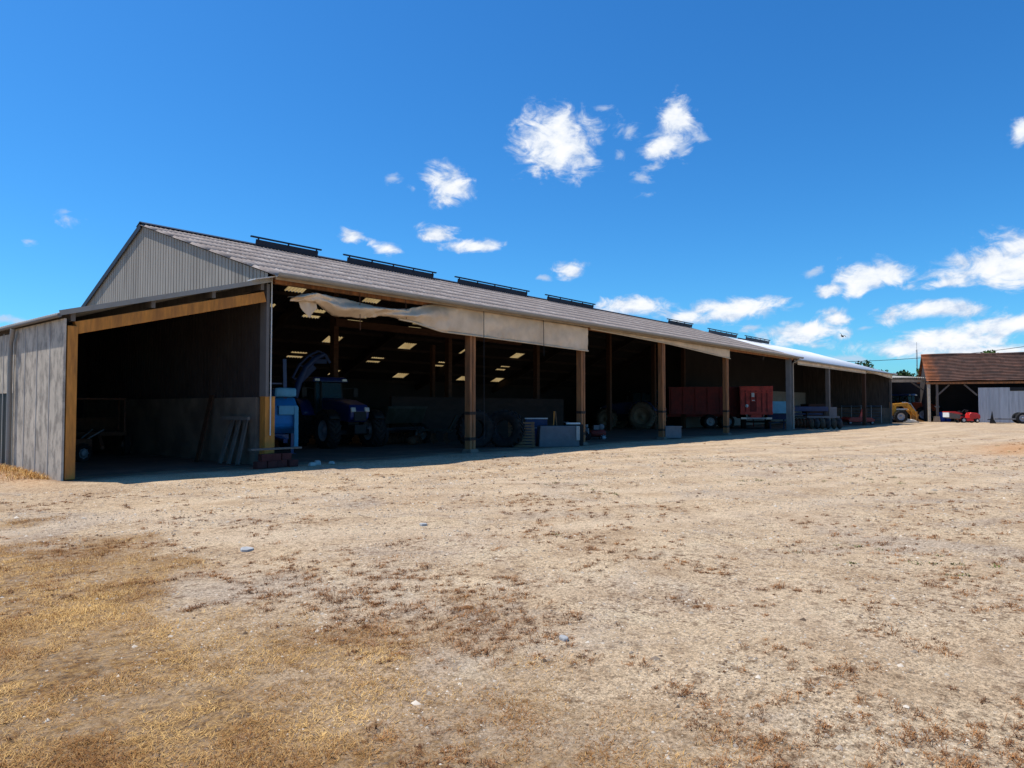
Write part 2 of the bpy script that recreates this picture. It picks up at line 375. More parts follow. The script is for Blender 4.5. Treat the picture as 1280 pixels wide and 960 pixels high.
def mesh_np(name, V, Fa, mat, rnd=None, attr=None, smooth=False):
    """V (n,3); Fa (m,k) equal-size faces"""
    me = bpy.data.meshes.new(name); n = len(V); m, k = Fa.shape
    me.vertices.add(n); me.vertices.foreach_set('co', V.astype(np.float32).ravel())
    me.loops.add(m * k); me.loops.foreach_set('vertex_index', Fa.astype(np.int32).ravel())
    me.polygons.add(m); me.polygons.foreach_set('loop_start', np.arange(0, m * k, k, dtype=np.int32))
    me.polygons.foreach_set('loop_total', np.full(m, k, dtype=np.int32))
    if smooth: me.polygons.foreach_set('use_smooth', np.ones(m, dtype=bool))
    for nm, arr in (('rnd', rnd), *((attr or {}).items())):
        if arr is None: continue
        a = me.attributes.new(nm, 'FLOAT', 'POINT'); a.data.foreach_set('value', arr.astype(np.float32))
    me.update(calc_edges=True); me.materials.append(mat)
    o = bpy.data.objects.new(name, me); COL.objects.link(o); return o

# ------------------------------------------------------------------ ground
def ground_mat():
    m = bpy.data.materials.new('gravel_yard'); m.use_nodes = True; t = m.node_tree; b = t.nodes['Principled BSDF']
    g = N(t, 'ShaderNodeNewGeometry').outputs['Position']
    big = noise(t, g, .22, 6, .6, .6); mid = noise(t, g, 1.1, 7, .65, .3); fine = noise(t, g, 9, 8, .72); grit = noise(t, g, 95, 5, .75); spk = noise(t, g, 34, 6, .7)
    c = ramp(t, big, [(.32, (.515, .355, .215)), (.5, (.61, .44, .27)), (.68, (.56, .41, .27))])
    c = mixc(t, math_n(t, 'MULTIPLY', ramp(t, mid, [(.35, 1.), (.52, 0.)]), .6), c, (.40, .26, .145))
    c = mixc(t, math_n(t, 'MULTIPLY', ramp(t, mid, [(.54, 0.), (.72, 1.)]), .6), c, (.68, .53, .34))
    gp = noise(t, g, .33, 6, .65, .9)
    c = mixc(t, math_n(t, 'MULTIPLY', ramp(t, gp, [(.52, 0.), (.62, 1.)]), .4), c, (.36, .30, .25))
    # crumbs of dark earth and withered litter, in drifts
    dr_ = ramp(t, noise(t, g, .8, 6, .65, .5), [(.32, .30), (.60, 1.)])
    cr = math_n(t, 'MULTIPLY', ramp(t, fine, [(.51, 0.), (.63, 1.)]), dr_)
    c = mixc(t, math_n(t, 'MULTIPLY', cr, .9), c, (.145, .075, .036))
    sp_ = math_n(t, 'MULTIPLY', ramp(t, spk, [(.53, 0.), (.61, 1.)]), dr_)
    c = mixc(t, math_n(t, 'MULTIPLY', sp_, .8), c, (.12, .075, .045))
    c = mixc(t, math_n(t, 'MULTIPLY', ramp(t, spk, [(.32, 1.), (.42, 0.)]), .5), c, (.66, .58, .47))
    tk = N(t, 'ShaderNodeAttribute', attribute_name='track')
    c = mixc(t, math_n(t, 'MULTIPLY', tk.outputs['Fac'], .5), c, ramp(t, spk, [(.3, (.54, .39, .25)), (.6, (.72, .55, .37))]))
    # stones
    vo = N(t, 'ShaderNodeTexVoronoi'); vo.inputs['Scale'].default_value = 55; t.links.new(g, vo.inputs['Vector'])
    sv = N(t, 'ShaderNodeSeparateColor'); t.links.new(vo.outputs['Color'], sv.inputs[0])
    c = mixc(t, .7, c, ramp(t, sv.outputs[0], [(0., .6), (.5, 1.), (1., 1.35)]), 'MULTIPLY')
    c = mixc(t, .85, c, ramp(t, grit, [(.28, .42), (.5, 1.), (.72, 1.5)]), 'MULTIPLY')
    # dry grass soil
    at = N(t, 'ShaderNodeAttribute', attribute_name='dry'); 
    dm = math_n(t, 'MULTIPLY', at.outputs['Fac'], ramp(t, math_n(t, 'ADD', math_n(t, 'MULTIPLY', mid, .5), math_n(t, 'MULTIPLY', fine, .5)), [(.36, 0.3), (.56, 1.)]))
    sc = ramp(t, math_n(t, 'ADD', math_n(t, 'MULTIPLY', noise(t, g, 16, 8, .75), .5), math_n(t, 'MULTIPLY', spk, .5)), [(.40, (.06, .034, .02)), (.5, (.235, .12, .04)), (.60, (.50, .29, .10))])
    c = mixc(t, math_n(t, 'MULTIPLY', dm, .9), c, sc)
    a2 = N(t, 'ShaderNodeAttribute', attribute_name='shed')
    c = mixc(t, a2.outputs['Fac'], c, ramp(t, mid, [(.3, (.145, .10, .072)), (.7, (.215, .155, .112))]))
    a3 = N(t, 'ShaderNodeAttribute', attribute_name='rusty')
    c = mixc(t, math_n(t, 'MULTIPLY', a3.outputs['Fac'], ramp(t, fine, [(.35, .3), (.6, 1.)])), c, (.46, .20, .065))
    t.links.new(c, b.inputs['Base Color']); b.inputs['Roughness'].default_value = .95; b.inputs['Specular IOR Level'].default_value = .1
    bn = N(t, 'ShaderNodeBump'); bn.inputs['Strength'].default_value = .9; bn.inputs['Distance'].default_value = .03
    hgt = math_n(t, 'ADD', math_n(t, 'ADD', math_n(t, 'MULTIPLY', vo.outputs['Distance'], -.12), math_n(t, 'MULTIPLY', spk, .5)), math_n(t, 'ADD', math_n(t, 'MULTIPLY', fine, 1.0), math_n(t, 'MULTIPLY', grit, .3)))
    t.links.new(hgt, bn.inputs['Height']); t.links.new(bn.outputs[0], b.inputs['Normal'])
    return m
m_ground = ground_mat()
gx = np.concatenate([[-3500, -1200, -400, -150, -70, -45], np.arange(-30, 32, .2), np.arange(32, 100, .5), [102, 110, 130, 180, 300, 700, 1600, 3500]])
gy = np.concatenate([[-3500, -1200, -400, -150, -80, -50], np.arange(-40, 6, .2), np.arange(6, 30, 1.), [32, 40, 60, 100, 200, 500, 1300, 3500]])
GX, GY = np.meshgrid(gx, gy, indexing='ij'); fx, fy = GX.ravel(), GY.ravel()
fz = height(fx, fy); nyy = len(gy)
ii, jj = np.meshgrid(np.arange(len(gx) - 1), np.arange(nyy - 1), indexing='ij'); ii = ii.ravel(); jj = jj.ravel()
FA = np.stack([ii * nyy + jj, (ii + 1) * nyy + jj, (ii + 1) * nyy + jj + 1, ii * nyy + jj + 1], 1)
def track_mask(x, y):
    out = np.zeros_like(x)
    for pts in ([(45, -14), (28, -12.5), (15, -9), (7, -6.8), (0, -6.2), (-7, -7.5), (-14, -10)], [(60, -9), (38, -8), (22, -5.6), (13, -3.6), (9.5, -1.4), (8.8, .5)], [(30, -17), (12, -13.5), (2, -10.5), (-2.5, -6.5), (-3, -1)], [(70, -6), (45, -6.8), (30, -4.2), (28, 0)], [(16, -17.5), (4, -14.5), (-3, -12), (-8, -7), (-16, -3)]):
        p = np.array(pts, float); tt = np.linspace(0, len(p) - 1, 160); px = np.interp(tt, range(len(p)), p[:, 0]); py = np.interp(tt, range(len(p)), p[:, 1])
        ker = np.ones(21) / 21; px = np.convolve(np.pad(px, 10, 'edge'), ker, 'valid'); py = np.convolve(np.pad(py, 10, 'edge'), ker, 'valid')
        d2 = np.full_like(x, 1e9)
        sel = (x > px.min() - 3) & (x < px.max() + 3) & (y > py.min() - 3) & (y < py.max() + 3); xs, ys = x[sel], y[sel]; dd = np.full_like(xs, 1e9)
        for a_, b_ in zip(px, py): dd = np.minimum(dd, (xs - a_) ** 2 + (ys - b_) ** 2)
        d = np.sqrt(dd); out[sel] = np.maximum(out[sel], np.exp(-((d - .95) / .34) ** 2))
    return out * (.7 + .3 * fbm(x * .5 + 60, y * .5))
trk = track_mask(fx, fy); fz -= trk * .007 * (np.hypot(fx, fy) < 90)
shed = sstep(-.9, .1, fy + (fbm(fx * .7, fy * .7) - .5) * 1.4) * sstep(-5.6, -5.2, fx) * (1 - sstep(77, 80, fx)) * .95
rusty = np.exp(-(((fx - 26) / 6) ** 2 + ((fy + 15.6) / 1.3) ** 2)) * .9
rusty += np.exp(-(((fx + 5.9) / .6) ** 2 + ((fy - 1.6) / 2.2) ** 2)) * .7
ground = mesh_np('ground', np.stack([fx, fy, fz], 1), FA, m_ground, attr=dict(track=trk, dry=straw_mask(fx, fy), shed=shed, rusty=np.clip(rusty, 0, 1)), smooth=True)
tag(ground, kind='structure')

# concrete floor under the roofs
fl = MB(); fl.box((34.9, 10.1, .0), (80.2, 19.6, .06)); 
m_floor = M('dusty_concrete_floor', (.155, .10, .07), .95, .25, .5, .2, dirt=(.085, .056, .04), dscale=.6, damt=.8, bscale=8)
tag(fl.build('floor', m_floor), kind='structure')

# ------------------------------------------------------------------ main barn
X1 = 44.5; YE = -.35; ZE = 5.60; YR = 8.72; ZR = 8.54; SR = .45; YB = 20.0
SF = (ZR - ZE) / (YR - YE)
def zroof(y): return ZE + SF * (y - YE) if y <= YR else ZR - SR * (y - YR)
def corr(mb, x0, x1, y0, y1, zf, period=.177, amp=.028, lift=0., nper=8, ny=1):
    nx = max(2, int(round((x1 - x0) / period * nper)))
    def fn(i, j):
        x = x0 + (x1 - x0) * i / nx; y = y0 + (y1 - y0) * j / ny
        return (x, y, zf(y) + amp * math.cos(2 * math.pi * x / period) + lift * (1 - j / ny))
    mb.grid(fn, nx, ny, True)
barn = empty('open_barn', (0, 0, 0), 0, 'long open fronted farm barn with weathered corrugated roof and grey gable', 'barn')
rf = MB(); rows = 7
for k in range(rows):
    ya = YE - .22 + (YR - YE + .22) * k / rows; yb = YE - .22 + (YR - YE + .22) * (k + 1) / rows + .08
    corr(rf, -.11, X1 + .1, ya, min(yb, YR), zroof, amp=.034, lift=.007, nper=6)
rf.build('roof', m_roof, barn, solid=.008, fix=False)
# rear slope with translucent sheets let in
light_rows = [(10.5, 11.4), (12.5, 13.35), (14.8, 15.6), (16.7, 17.4), (18.5, 19.2)]
LXS = {0: [.3, 2.9, 5.2, 7.6, 12.2, 17, 22], 1: [4.5, 6.9, 9.8, 12.6, 17, 19, 24.5], 2: [3, 8, 12.6, 18.2, 23.6, 29], 3: [5.5, 11.5, 17.2, 23, 29.5], 4: [7, 15.6, 20.8, 27, 31]}
rb = MB(); ycur = YR
lightcells = []
for ri, (ya, yb) in enumerate(light_rows):
    corr(rb, -.07, X1 + .1, ycur, ya, zroof, nper=4)
    xc = -.07
    for lx in LXS[ri]:
        corr(rb, xc, lx, ya, yb, zroof, nper=4); lightcells.append((lx, lx + 1.06, ya, yb)); xc = lx + 1.06
    corr(rb, xc, X1 + .1, ya, yb, zroof, nper=4); ycur = yb
corr(rb, -.07, X1 + .1, ycur, YB, zroof, nper=4)
rb.build('roof', m_roof, barn, fix=False)
zlin = lambda y: zroof(y) - .05
ln_ = MB(); ycur = YR + .05
for ri, (ya, yb) in enumerate(light_rows):
    corr(ln_, .02, X1, ycur, ya, zlin, nper=4); xc = .02
    for lx in LXS[ri]: corr(ln_, xc, lx, ya, yb, zlin, nper=4); xc = lx + 1.06
    corr(ln_, xc, X1, ya, yb, zlin, nper=4); ycur = yb
corr(ln_, .02, X1, ycur, YB - .15, zlin, nper=4)
corr(ln_, .02, X1, YE + .1, YR - .05, zlin, nper=4)
ln_.build('shaded_roof_underside', m_shade, barn, fix=False)  # extra sheet below the roof, coloured dark to deepen the interior shade
for (a, b_, c_, d_) in lightcells:
    q = MB(); corr(q, a, b_, c_, d_, zroof, nper=8); q.build('roof_light', m_light, barn, fix=False)
cap = MB(); cap.prism([(YR - .28, ZR - .02), (YR, ZR + .085), (YR + .3, ZR - .06), (YR + .3, ZR - .04), (YR, ZR + .11), (YR - .28, ZR)], -.1, X1 + .12, 'X'); cap.build('ridge_cap', m_vent, barn)
# verge strip on the near gable, roof edge shadow put in as dark colour
vb = MB(); vb.bar((-.075, YR, ZR - .06), (-.075, YB, zroof(YB) - .06), .03, .2); vb.build('verge_shadow_strip', m_vent, barn)
# ridge vents
for (a, b_) in ((4.27, 7.4), (8.9, 14.5), (16.2, 22.3), (24.2, 29.5), (40.1, 44.4)):
    v = MB()
    for s in (-1, 1): v.prism([(YR + s * .35, ZR - .04), (YR + s * .40, ZR + .19), (YR + s * .42, ZR + .19), (YR + s * .37, ZR - .06)], a + .1, b_, 'X')
    o = v.build('ridge_vent', m_vent, barn)
    r_ = MB(); k = max(2, int((b_ - a) / 1.3))
    r_.box(((a + b_) / 2, YR - .43, ZR + .27), (b_ - a + .3, .08, .06))
    for i in range(k + 1): r_.box((a + .2 + (b_ - a - .3) * i / k, YR - .43, ZR + .18), (.06, .04, .14))
    r_.build('vent_rail', m_vent, o)
# gable cladding
def clad_profile(y0, y1, period=.21):
    pts = []; y = y0
    while y < y1:
        for dy, d in ((0, 0), (.165, 0), (.170, .06), (.205, .06)):
            if y + dy < y1: pts.append((y + dy, d))
        y += period
    pts.append((y1, 0)); return pts
def clad(name, y0, y1, zlo, zhi, mat, x=0., sign=1):
    pr = clad_profile(y0, y1); mb = MB()
    for (ya, da), (yb, db) in zip(pr[:-1], pr[1:]):
        vs = [(x + sign * da, ya, zlo(ya)), (x + sign * db, yb, zlo(yb)), (x + sign * db, yb, zhi(yb)), (x + sign * da, ya, zhi(ya))]
        if vs[0][2] < vs[3][2] - .001: mb.add(vs, [(0, 1, 2, 3)])
    return mb
under = lambda y: zroof(y) - .07
LR0, LR1 = 3.86, 5.34   # lean-to roof heights at its outer and inner edge
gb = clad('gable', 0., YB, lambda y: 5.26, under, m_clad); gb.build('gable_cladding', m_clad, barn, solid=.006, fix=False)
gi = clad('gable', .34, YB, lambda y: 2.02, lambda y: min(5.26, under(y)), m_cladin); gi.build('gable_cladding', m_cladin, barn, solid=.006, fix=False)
gi2 = clad('inner', .05, YB - .1, lambda y: 1.0, lambda y: zroof(y) - .12, m_shade, x=.12); gi2.build('inner_shade_sheet', m_shade, barn, fix=False)  # second sheet inside the gable, shade put in as near-black colour
cw = MB(); cw.box((.04, 10.2, 1.01), (.22, 19.5, 2.02)); cw.build('concrete_wall', m_conc, barn)
tr_ = MB(); tr_.box((.02, .16, 3.68), (.10, .34, 3.3)); tr_.build('corner_flashing', M('dull_grey_flashing', (.17, .155, .145), .8, .12, 1.5), barn)
# back wall, far side dividing frame
bw = MB(); bw.box((22.3, YB - .06, 1.75), (44.3, .12, 3.5)); bw.build('back_wall', m_shade, barn)
eg = MB(); eg.prism([(8.9, 0), (8.9, ZR - .2), (YB, zroof(YB) - .02), (YB, 0)], X1 - .3, X1 - .2, 'X'); eg.build('end_wall', m_shade, barn)
# posts along the open front
posts = [(8.6, .3, 5.5), (16.0, .3, 5.5), (23.7, .3, 5.5), (32.05, .3, 5.5)]
for (x, w, h) in posts:
    p = MB()
    for s in (-1, 1): p.box((x + s * .092, .02, h / 2), (.135, .28, h))
    p.box((x, .02, h / 2), (.06, .2, h)); o = p.build('post', m_timber, barn, bevel=.012)
    for zz in (.52, 1.5): MB().box((x, .02, zz), (.345, .292, .12)).build('strap', m_strap, o)
    ft = MB(); ft.box((x, .0, .05), (.5, .5, .16), taper=(.8, .8)); ft.build('footing', m_conc, o)
p = MB(); p.box((.12, .14, 1.02), (.32, .3, 2.04)); p.build('post', m_orange, barn, bevel=.012)
sp = MB()
sp.box((43.64, .02, 2.74), (.05, .34, 5.46)); sp.box((43.35, .02, 2.74), (.05, .34, 5.46)); sp.box((43.5, .02, 2.74), (.3, .05, 5.4)); sp.build('steel_post', M('post_grey', (.22, .215, .215), .6, .15, 2.), barn)
# inner post row, rafters and purlins
for x in (8.6, 16.0, 23.7, 32.05, 38.5, 43.5):
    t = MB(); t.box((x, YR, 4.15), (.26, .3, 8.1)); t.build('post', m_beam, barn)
    t = MB(); t.bar((x, .0, zroof(0) - .42), (x, YR, ZR - .42), .2, .42); t.bar((x, YR, ZR - .42), (x, YB - .2, zroof(YB) - .34), .2, .42); t.build('rafter', m_purlin, barn)
for x in (4.6, 12.6, 20.):
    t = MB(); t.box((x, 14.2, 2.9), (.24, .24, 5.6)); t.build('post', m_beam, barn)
t = MB(); t.box((15.2, 8.55, 5.65), (13.4, .2, .34)); t.build('tie_beam', m_beam, barn)
for y in np.arange(.6, YB - .2, 1.35):
    ym = float(y); MB().box((X1 / 2, ym, zroof(ym) - .15), (X1 - .1, .09, .16)).build('purlin', m_purlin, barn)
# eave beam, gutter, downpipe, thin cables down the posts
eb = MB(); eb.box((22.2, -.02, 5.50), (44.0, .14, .28)); eb.build('eave_beam', m_timber, barn)
eb = MB(); eb.box((22.2, YE - .08, 5.50), (44.4, .03, .17)); eb.build('fascia_board', m_pale if False else M('tan_fascia', (.40, .32, .23), .8, .2, 2., dirt=(.25, .2, .15)), barn)
gt = MB(); gp_ = [(YE - .30 + .11 * math.cos(a_), ZE - .04 + .11 * math.sin(a_)) for a_ in np.linspace(math.pi, 2 * math.pi, 9)]
gt.prism(gp_ + [(p_[0] * 1 + 0, p_[1] + .012) for p_ in gp_[::-1]], -.1, X1 + .15, 'X'); gt.build('gutter', m_gutter, barn)
dp = MB(); dp.tube([(43.75, YE - .30, 5.52), (43.75, YE - .3, 5.35), (43.76, -.2, 5.1), (43.76, -.2, .1)], .07); dp.build('downpipe', m_gutter, barn)
dp = MB(); dp.tube([(.10, -.06, 5.55), (.10, -.06, .9)], .02); dp.build('downpipe', m_pale, barn)
fs_ = MB(); fs_.prism([(-.62, 5.33), (.06, 5.50), (.06, 5.53), (-.62, 5.36)], -.42, .02, 'Y'); fs_.build('flashing', m_pale, barn)

# ------------------------------------------------------------------ lean-to on the gable
LX = -5.22
lean = empty('lean_to', (LX, 0, 0), 0, 'lean to shed against the gable with orange timber frame and stained grey panels', 'shed')
def zl(x): return LR0 + (LR1 - LR0) * (x + .32) / 5.3      # local x
lr = MB(); nxp = 17
nY = int(14.5 / .177 * 6)
def lfn(i, j):
    y = -.18 + 14.5 * i / nY; x = -.17 + 5.41 * j / 4
    return (x, y, zl(x) + .028 * math.cos(2 * math.pi * y / .177))
lr.grid(lfn, nY, 4, True); lr.build('roof', m_roofg, lean, solid=.012, fix=False)
ve = MB(); ve.bar((-.19, -.19, zl(-.19) + .015), (5.2, -.19, zl(5.2) + .015), .03, .12); ve.build('verge_trim', m_gutter, lean)
bm_ = MB(); bm_.bar((.2, .02, zl(.2) - .40), (5.1, .02, zl(5.1) - .44), .2, .30); bm_.build('front_beam', m_orange, lean, bevel=.012)
for x in (.12, 1.95, 3.55, 5.0):
    q = MB(); q.box((x, 6.8, zl(x) - .13), (.1, 13.8, .2)); q.build('purlin', m_gwood, lean)
po = MB(); po.box((.11, .02, 1.83), (.22, .30, 3.62)); po.build('post', m_orange, lean, bevel=.012)
po = MB(); po.box((.16, 13.8, 1.8), (.2, .2, 3.5)); po.build('post', m_purlin, lean)
wl = MB(); y = -.14; k = 0
while y < 3.5:
    w_ = .93; wl.box((-.055, y + w_ / 2, 1.9), (.05, w_ - .012, 3.8)); y += w_; k += 1
wl.build('side_panels', m_panel, lean)
wl = MB(); y = 3.62
while y < 14: wl.box((-.055, y + .46, 2.9), (.05, .918, 1.6)); y += .93
wl.build('side_panels', m_panel, lean)
wl = MB()
for y in np.arange(.79, 5.7, .93): wl.box((-.085, float(y), 1.88), (.012, .035, 3.72))
wl.build('joint_strips', M('pale_joint_strip', (.44, .42, .39), .9, .15, 1.5, dirt=(.24, .23, .22), stretch=(1, 1, .4)), lean)
sd_ = MB(); sd_.box((-.03, 8.7, 1.05), (.05, 10.1, 2.1)); sd_.build('sliding_door', m_black, lean)
bk = MB(); bk.prism([(-.03, 0), (5.3, 0), (5.3, zl(5.3) - .02), (-.03, zl(-.03) - .02)], 14.05, 14.15, 'Y'); bk.build('back_wall', m_shade, lean)
gt = MB(); gt.tube([(-.20, -.2, zl(-.2) - .04), (-.20, 14.2, zl(-.2) - .06)], .05); gt.build('gutter', M('dull_grey_flashing', (.17, .155, .145)), lean)
dp = MB(); dp.tube([(-.20, 3.30, 3.78), (-.2, 3.34, 3.6), (-.19, 3.5, 3.42), (-.19, 3.5, 3.2), (-.19, 3.5, .15)], .06); dp.build('downpipe', m_gutter, lean)

# ------------------------------------------------------------------ pale-roofed shed beyond
WX0, WX1 = 44.7, 75.4; WZE = 5.45; WZR = 8.32
wsh = empty('pale_roofed_shed', (WX0, 0, 0), 0, 'farther open shed with pale metal roof joined onto the long barn', 'shed')
wl_ = WX1 - WX0; wsl = (WZR - WZE) / (YR + .3)
wz = lambda y: WZE + wsl * (y + .3) if y <= YR else WZR - .4 * (y - YR)
q = MB(); corr(q, .06, wl_ + .15, -.3, YR, wz, period=.25, amp=.02, nper=4); q.build('roof', m_wroof, wsh, solid=.006, fix=False)
q = MB(); corr(q, .06, wl_ + .15, YR, 17, wz, period=.25, amp=.02, nper=4); q.build('roof', m_wroof, wsh, fix=False)
for (a, b_) in ((2.8, 9.0), (11.0, 17.2)):
    v = MB()
    for s in (-1, 1): v.prism([(YR + s * .35, WZR - .02), (YR + s * .42, WZR + .25), (YR + s * .44, WZR + .25), (YR + s * .37, WZR - .04)], a + .1, b_, 'X')
    o = v.build('ridge_vent', m_vent, wsh); r_ = MB()
    r_.box(((a + b_) / 2, YR - .43, WZR + .36), (b_ - a + .3, .08, .07))
    for i in range(6): r_.box((a + .2 + (b_ - a - .3) * i / 5, YR - .43, WZR + .26), (.06, .04, .16))
    r_.build('vent_rail', m_vent, o)
m_blockp = M('pale_rendered_wall', (.26, .235, .20), .9, .15, .8, dirt=(.17, .15, .13), dscale=.6)
q = MB(); q.box((15.3, 9.2, 1.75), (31.3, .2, 3.5)); q.build('back_wall', m_blockp, wsh)
q = MB(); q.box((15.3, 9.32, 5.8), (31.3, .05, 4.8)); q.build('upper_boarding', m_shade, wsh)
q = MB()
for y in np.arange(.15, 9.5, .3): q.box((wl_ - .05 + (.01 if int(y / .3) % 2 else 0), float(y) + .15, (wz(float(y)) - .2 + 1.7) / 2 + .0), (.03, .302, wz(float(y)) - .2 - 1.7))
q.build('end_boarding', M('grey_brown_boards', (.07, .057, .05), .9, .4, 2., stretch=(1, 5, .4)), wsh)
q = MB(); q.box((wl_ - .05, 4.7, .85), (.16, 9.2, 1.7)); q.build('end_wall', m_conc, wsh)
for x in (8.3, 19.8):
    q = MB(); q.box((x, .0, 2.6), (.36, .3, 5.2)); q.build('post', m_gwood if x < 10 else m_beam, wsh, bevel=.012)
q = MB(); q.box((wl_ - .1, .0, 2.6), (.2, .2, 5.2)); q.build('post', m_gwood, wsh)
for x in (.3, 8.3, 19.8, wl_ - .2):
    q = MB(); q.bar((x, .0, wz(0) - .35), (x, YR, WZR - .35), .16, .34); q.build('rafter', m_purlin, wsh)
q = MB(); q.box((wl_ / 2, -.03, WZE - .16), (wl_, .1, .24)); q.build('eave_beam', M('tan_fascia', (.4, .32, .23)), wsh)
q = MB(); q.tube([(0.1, -.38, WZE - .06), (wl_ + .1, -.38, WZE - .06)], .07); q.build('gutter', m_gutter, wsh)
q = MB(); q.box((wl_ + .9, -.2, WZE - .0), (1.4, .3, .16)); q.build('eave_flashing', m_pale, wsh)

# ------------------------------------------------------------------ windbreak nets
def net(name, x0, x1, ztop, zbot, y0, folds, label, nx=260, nz=16, rod=True, ropes=()):
    root = empty(name, (x0, 0, 0), 0, label, 'windbreak net', 'windbreak nets under the eaves')
    mb = MB()
    def fn(i, j):
        x = x0 + (x1 - x0) * i / nx; t = j / nz; zt, zb = ztop(x), zbot(x)
        d = folds(x); n = float(fbm(np.array(x * 1.3), np.array(t * 2.0))) - .5
        y = y0 - d * math.sin(t * math.pi * 1.0) * .35 + n * .18 * (0.3 + d) + d * .09 * math.sin(t * 9 + x * 2.1)
        w2 = float(fbm(np.array(x * 5.0 + t * 3), np.array(t * 3.0 - x * 1.5), 4)) - .5
        y += w2 * (.06 + .12 * d)
        return (x - x0, y, zt + (zb - zt) * t + (n * .05 + w2 * .10) * d)
    mb.grid(fn, nx, nz, True); mb.build('cloth', m_net, root, solid=.004, fix=False)
    if rod:
        xs = np.linspace(max(x0, rod if rod is not True else x0), x1, 40)
        r_ = MB(); r_.tube([(float(x) - x0, y0 - .03, zbot(float(x)) - .02) for x in xs], .035, 6); r_.build('hem_rod', m_netrod, root)
    for (x, zt, zb, red) in ropes:
        r_ = MB(); r_.tube([(x - x0, y0 - .16, zt), (x - x0 + .02, y0 - .17, zb)], .014, 5); r_.build('cord', m_rust if red else m_wire, root)
    return root
I = lambda xs, zs: (lambda x: float(np.interp(x, xs, zs)))
net('windbreak_net', .55, 16.25, I([.55, 1.0, 1.4, 2.7, 4.3, 5.0, 5.8, 6.6, 16.25], [5.0, 5.12, 5.24, 5.15, 5.07, 5.10, 5.28, 5.48, 5.44]),
    I([.55, 1.0, 1.4, 2.2, 3.2, 4.4, 5.4, 6.8, 8.7, 16.25], [4.86, 4.92, 4.95, 4.60, 4.62, 4.78, 4.72, 4.50, 4.48, 4.36]), -.2,
    I([.5, 2, 4.6, 6.6, 8, 16], [1.0, 1.0, .9, .45, .12, .08]), 'beige windbreak net bunched up at the left end, over the first two bays', rod=4.8,
    ropes=[(3.05, 5.35, 4.2, True), (5.0, 5.4, 4.75, True), (8.95, 5.5, .5, False), (12.7, 5.45, 3.9, False)])
fl_ = MB()
fl_.grid(lambda i, j: (.85 + .62 * i / 8 + .05 * j / 8, -.25 + .06 * math.sin(i * 1.2) , 5.0 - (.0 + .62 * (1 - abs(i / 8 - .55) * 1.3)) * j / 8), 8, 8, True)
o = fl_.build('net_flap', m_net, None, solid=.004, fix=False)
tag(o, 'small loose flap of beige net hanging at the barn corner', 'net flap')
net('windbreak_net', 16.45, 32.2, I([16, 33], [5.46, 5.46]), I([16.4, 24., 32.2], [5.42, 5.24, 4.86]), -.2, I([0, 99], [.05, .05]),
    'beige windbreak strip widening to the right over the bays before the red trailer', nx=60, nz=4)
net('windbreak_net', 44.8, 64.4, I([0, 99], [5.4, 5.4]), I([44.8, 54, 64.4], [5.08, 5.1, 5.1]), -.2, I([0, 99], [.04, .04]),
    'narrow beige windbreak strip under the pale metal roof, its longer piece', nx=40, nz=3)
net('windbreak_net', 64.9, 75.2, I([0, 99], [5.42, 5.42]), I([64.9, 75.2], [5.34, 4.92]), -.2, I([0, 99], [.04, .04]),
    'short beige windbreak strip at the far end of the pale roofed shed', nx=30, nz=3)

# ------------------------------------------------------------------ wheels and vehicles
def tyre_mb(r, w, rr, lugs=22, lug=.035):
    mb = MB(); h = w / 2
    mb.lathe([(-h * .72, rr), (-h * .95, rr + (r - rr) * .25), (-h, rr + (r - rr) * .6), (-h * .92, r * .955), (-h * .6, r * .985), (0, r * .99), (h * .6, r * .985), (h * .92, r * .955), (h, rr + (r - rr) * .6), (h * .95, rr + (r - rr) * .25), (h * .72, rr)], n=40)
    if lugs:
        for k in range(lugs):
            for s in (-1, 1):
                a = 2 * math.pi * (k + (.5 if s > 0 else 0)) / lugs
                rot = Matrix.Rotation(-a, 3, 'Y') @ Matrix.Rotation(s * R(40), 3, 'Z') if False else Matrix.Rotation(-a, 3, 'Y')
                # lug bar: tangent z, axial y, radial x
                L = h * 1.15; m2 = rot @ Matrix.Rotation(s * R(42), 3, 'X')
                c = rot @ Vector((r, 0, 0)); c = c + Vector((0, s * h * .48, 0))
                mb.box(c, (lug * 2, L, r * .085), m2)
    return mb
def rim_mb(rr, w, hub=.12, dish=.35):
    mb = MB(); h = w / 2
    mb.lathe([(-h * .74, rr * 1.03), (-h * .76, rr * .95), (-h * .35, rr * .86), (-h * dish, rr * .55), (-h * dish - .04, hub), (-h * dish - .1, hub * .8), (-h * dish - .1, .001)], n=28)
    mb.lathe([(h * .74, rr * 1.03), (h * .76, rr * .95), (h * .35, rr * .86), (h * dish, rr * .55), (h * dish + .04, hub), (h * dish + .1, hub * .8), (h * dish + .1, .001)], n=28)
    for k in range(8):
        a = k * math.pi / 4
        for s in (-1, 1): mb.box((hub * 1.25 * math.cos(a), s * (h * dish + .02), hub * 1.25 * math.sin(a)), (.03, .05, .03))
    return mb
def wheel(parent, loc, r, w, rr, mt, mr, lugs=22, steer=0):
    e = tyre_mb(r, w, rr, lugs).build('wheel', mt, parent); e.location = loc; e.rotation_euler = (0, 0, steer)
    rim_mb(rr, w).build('rim', mr, e); return e

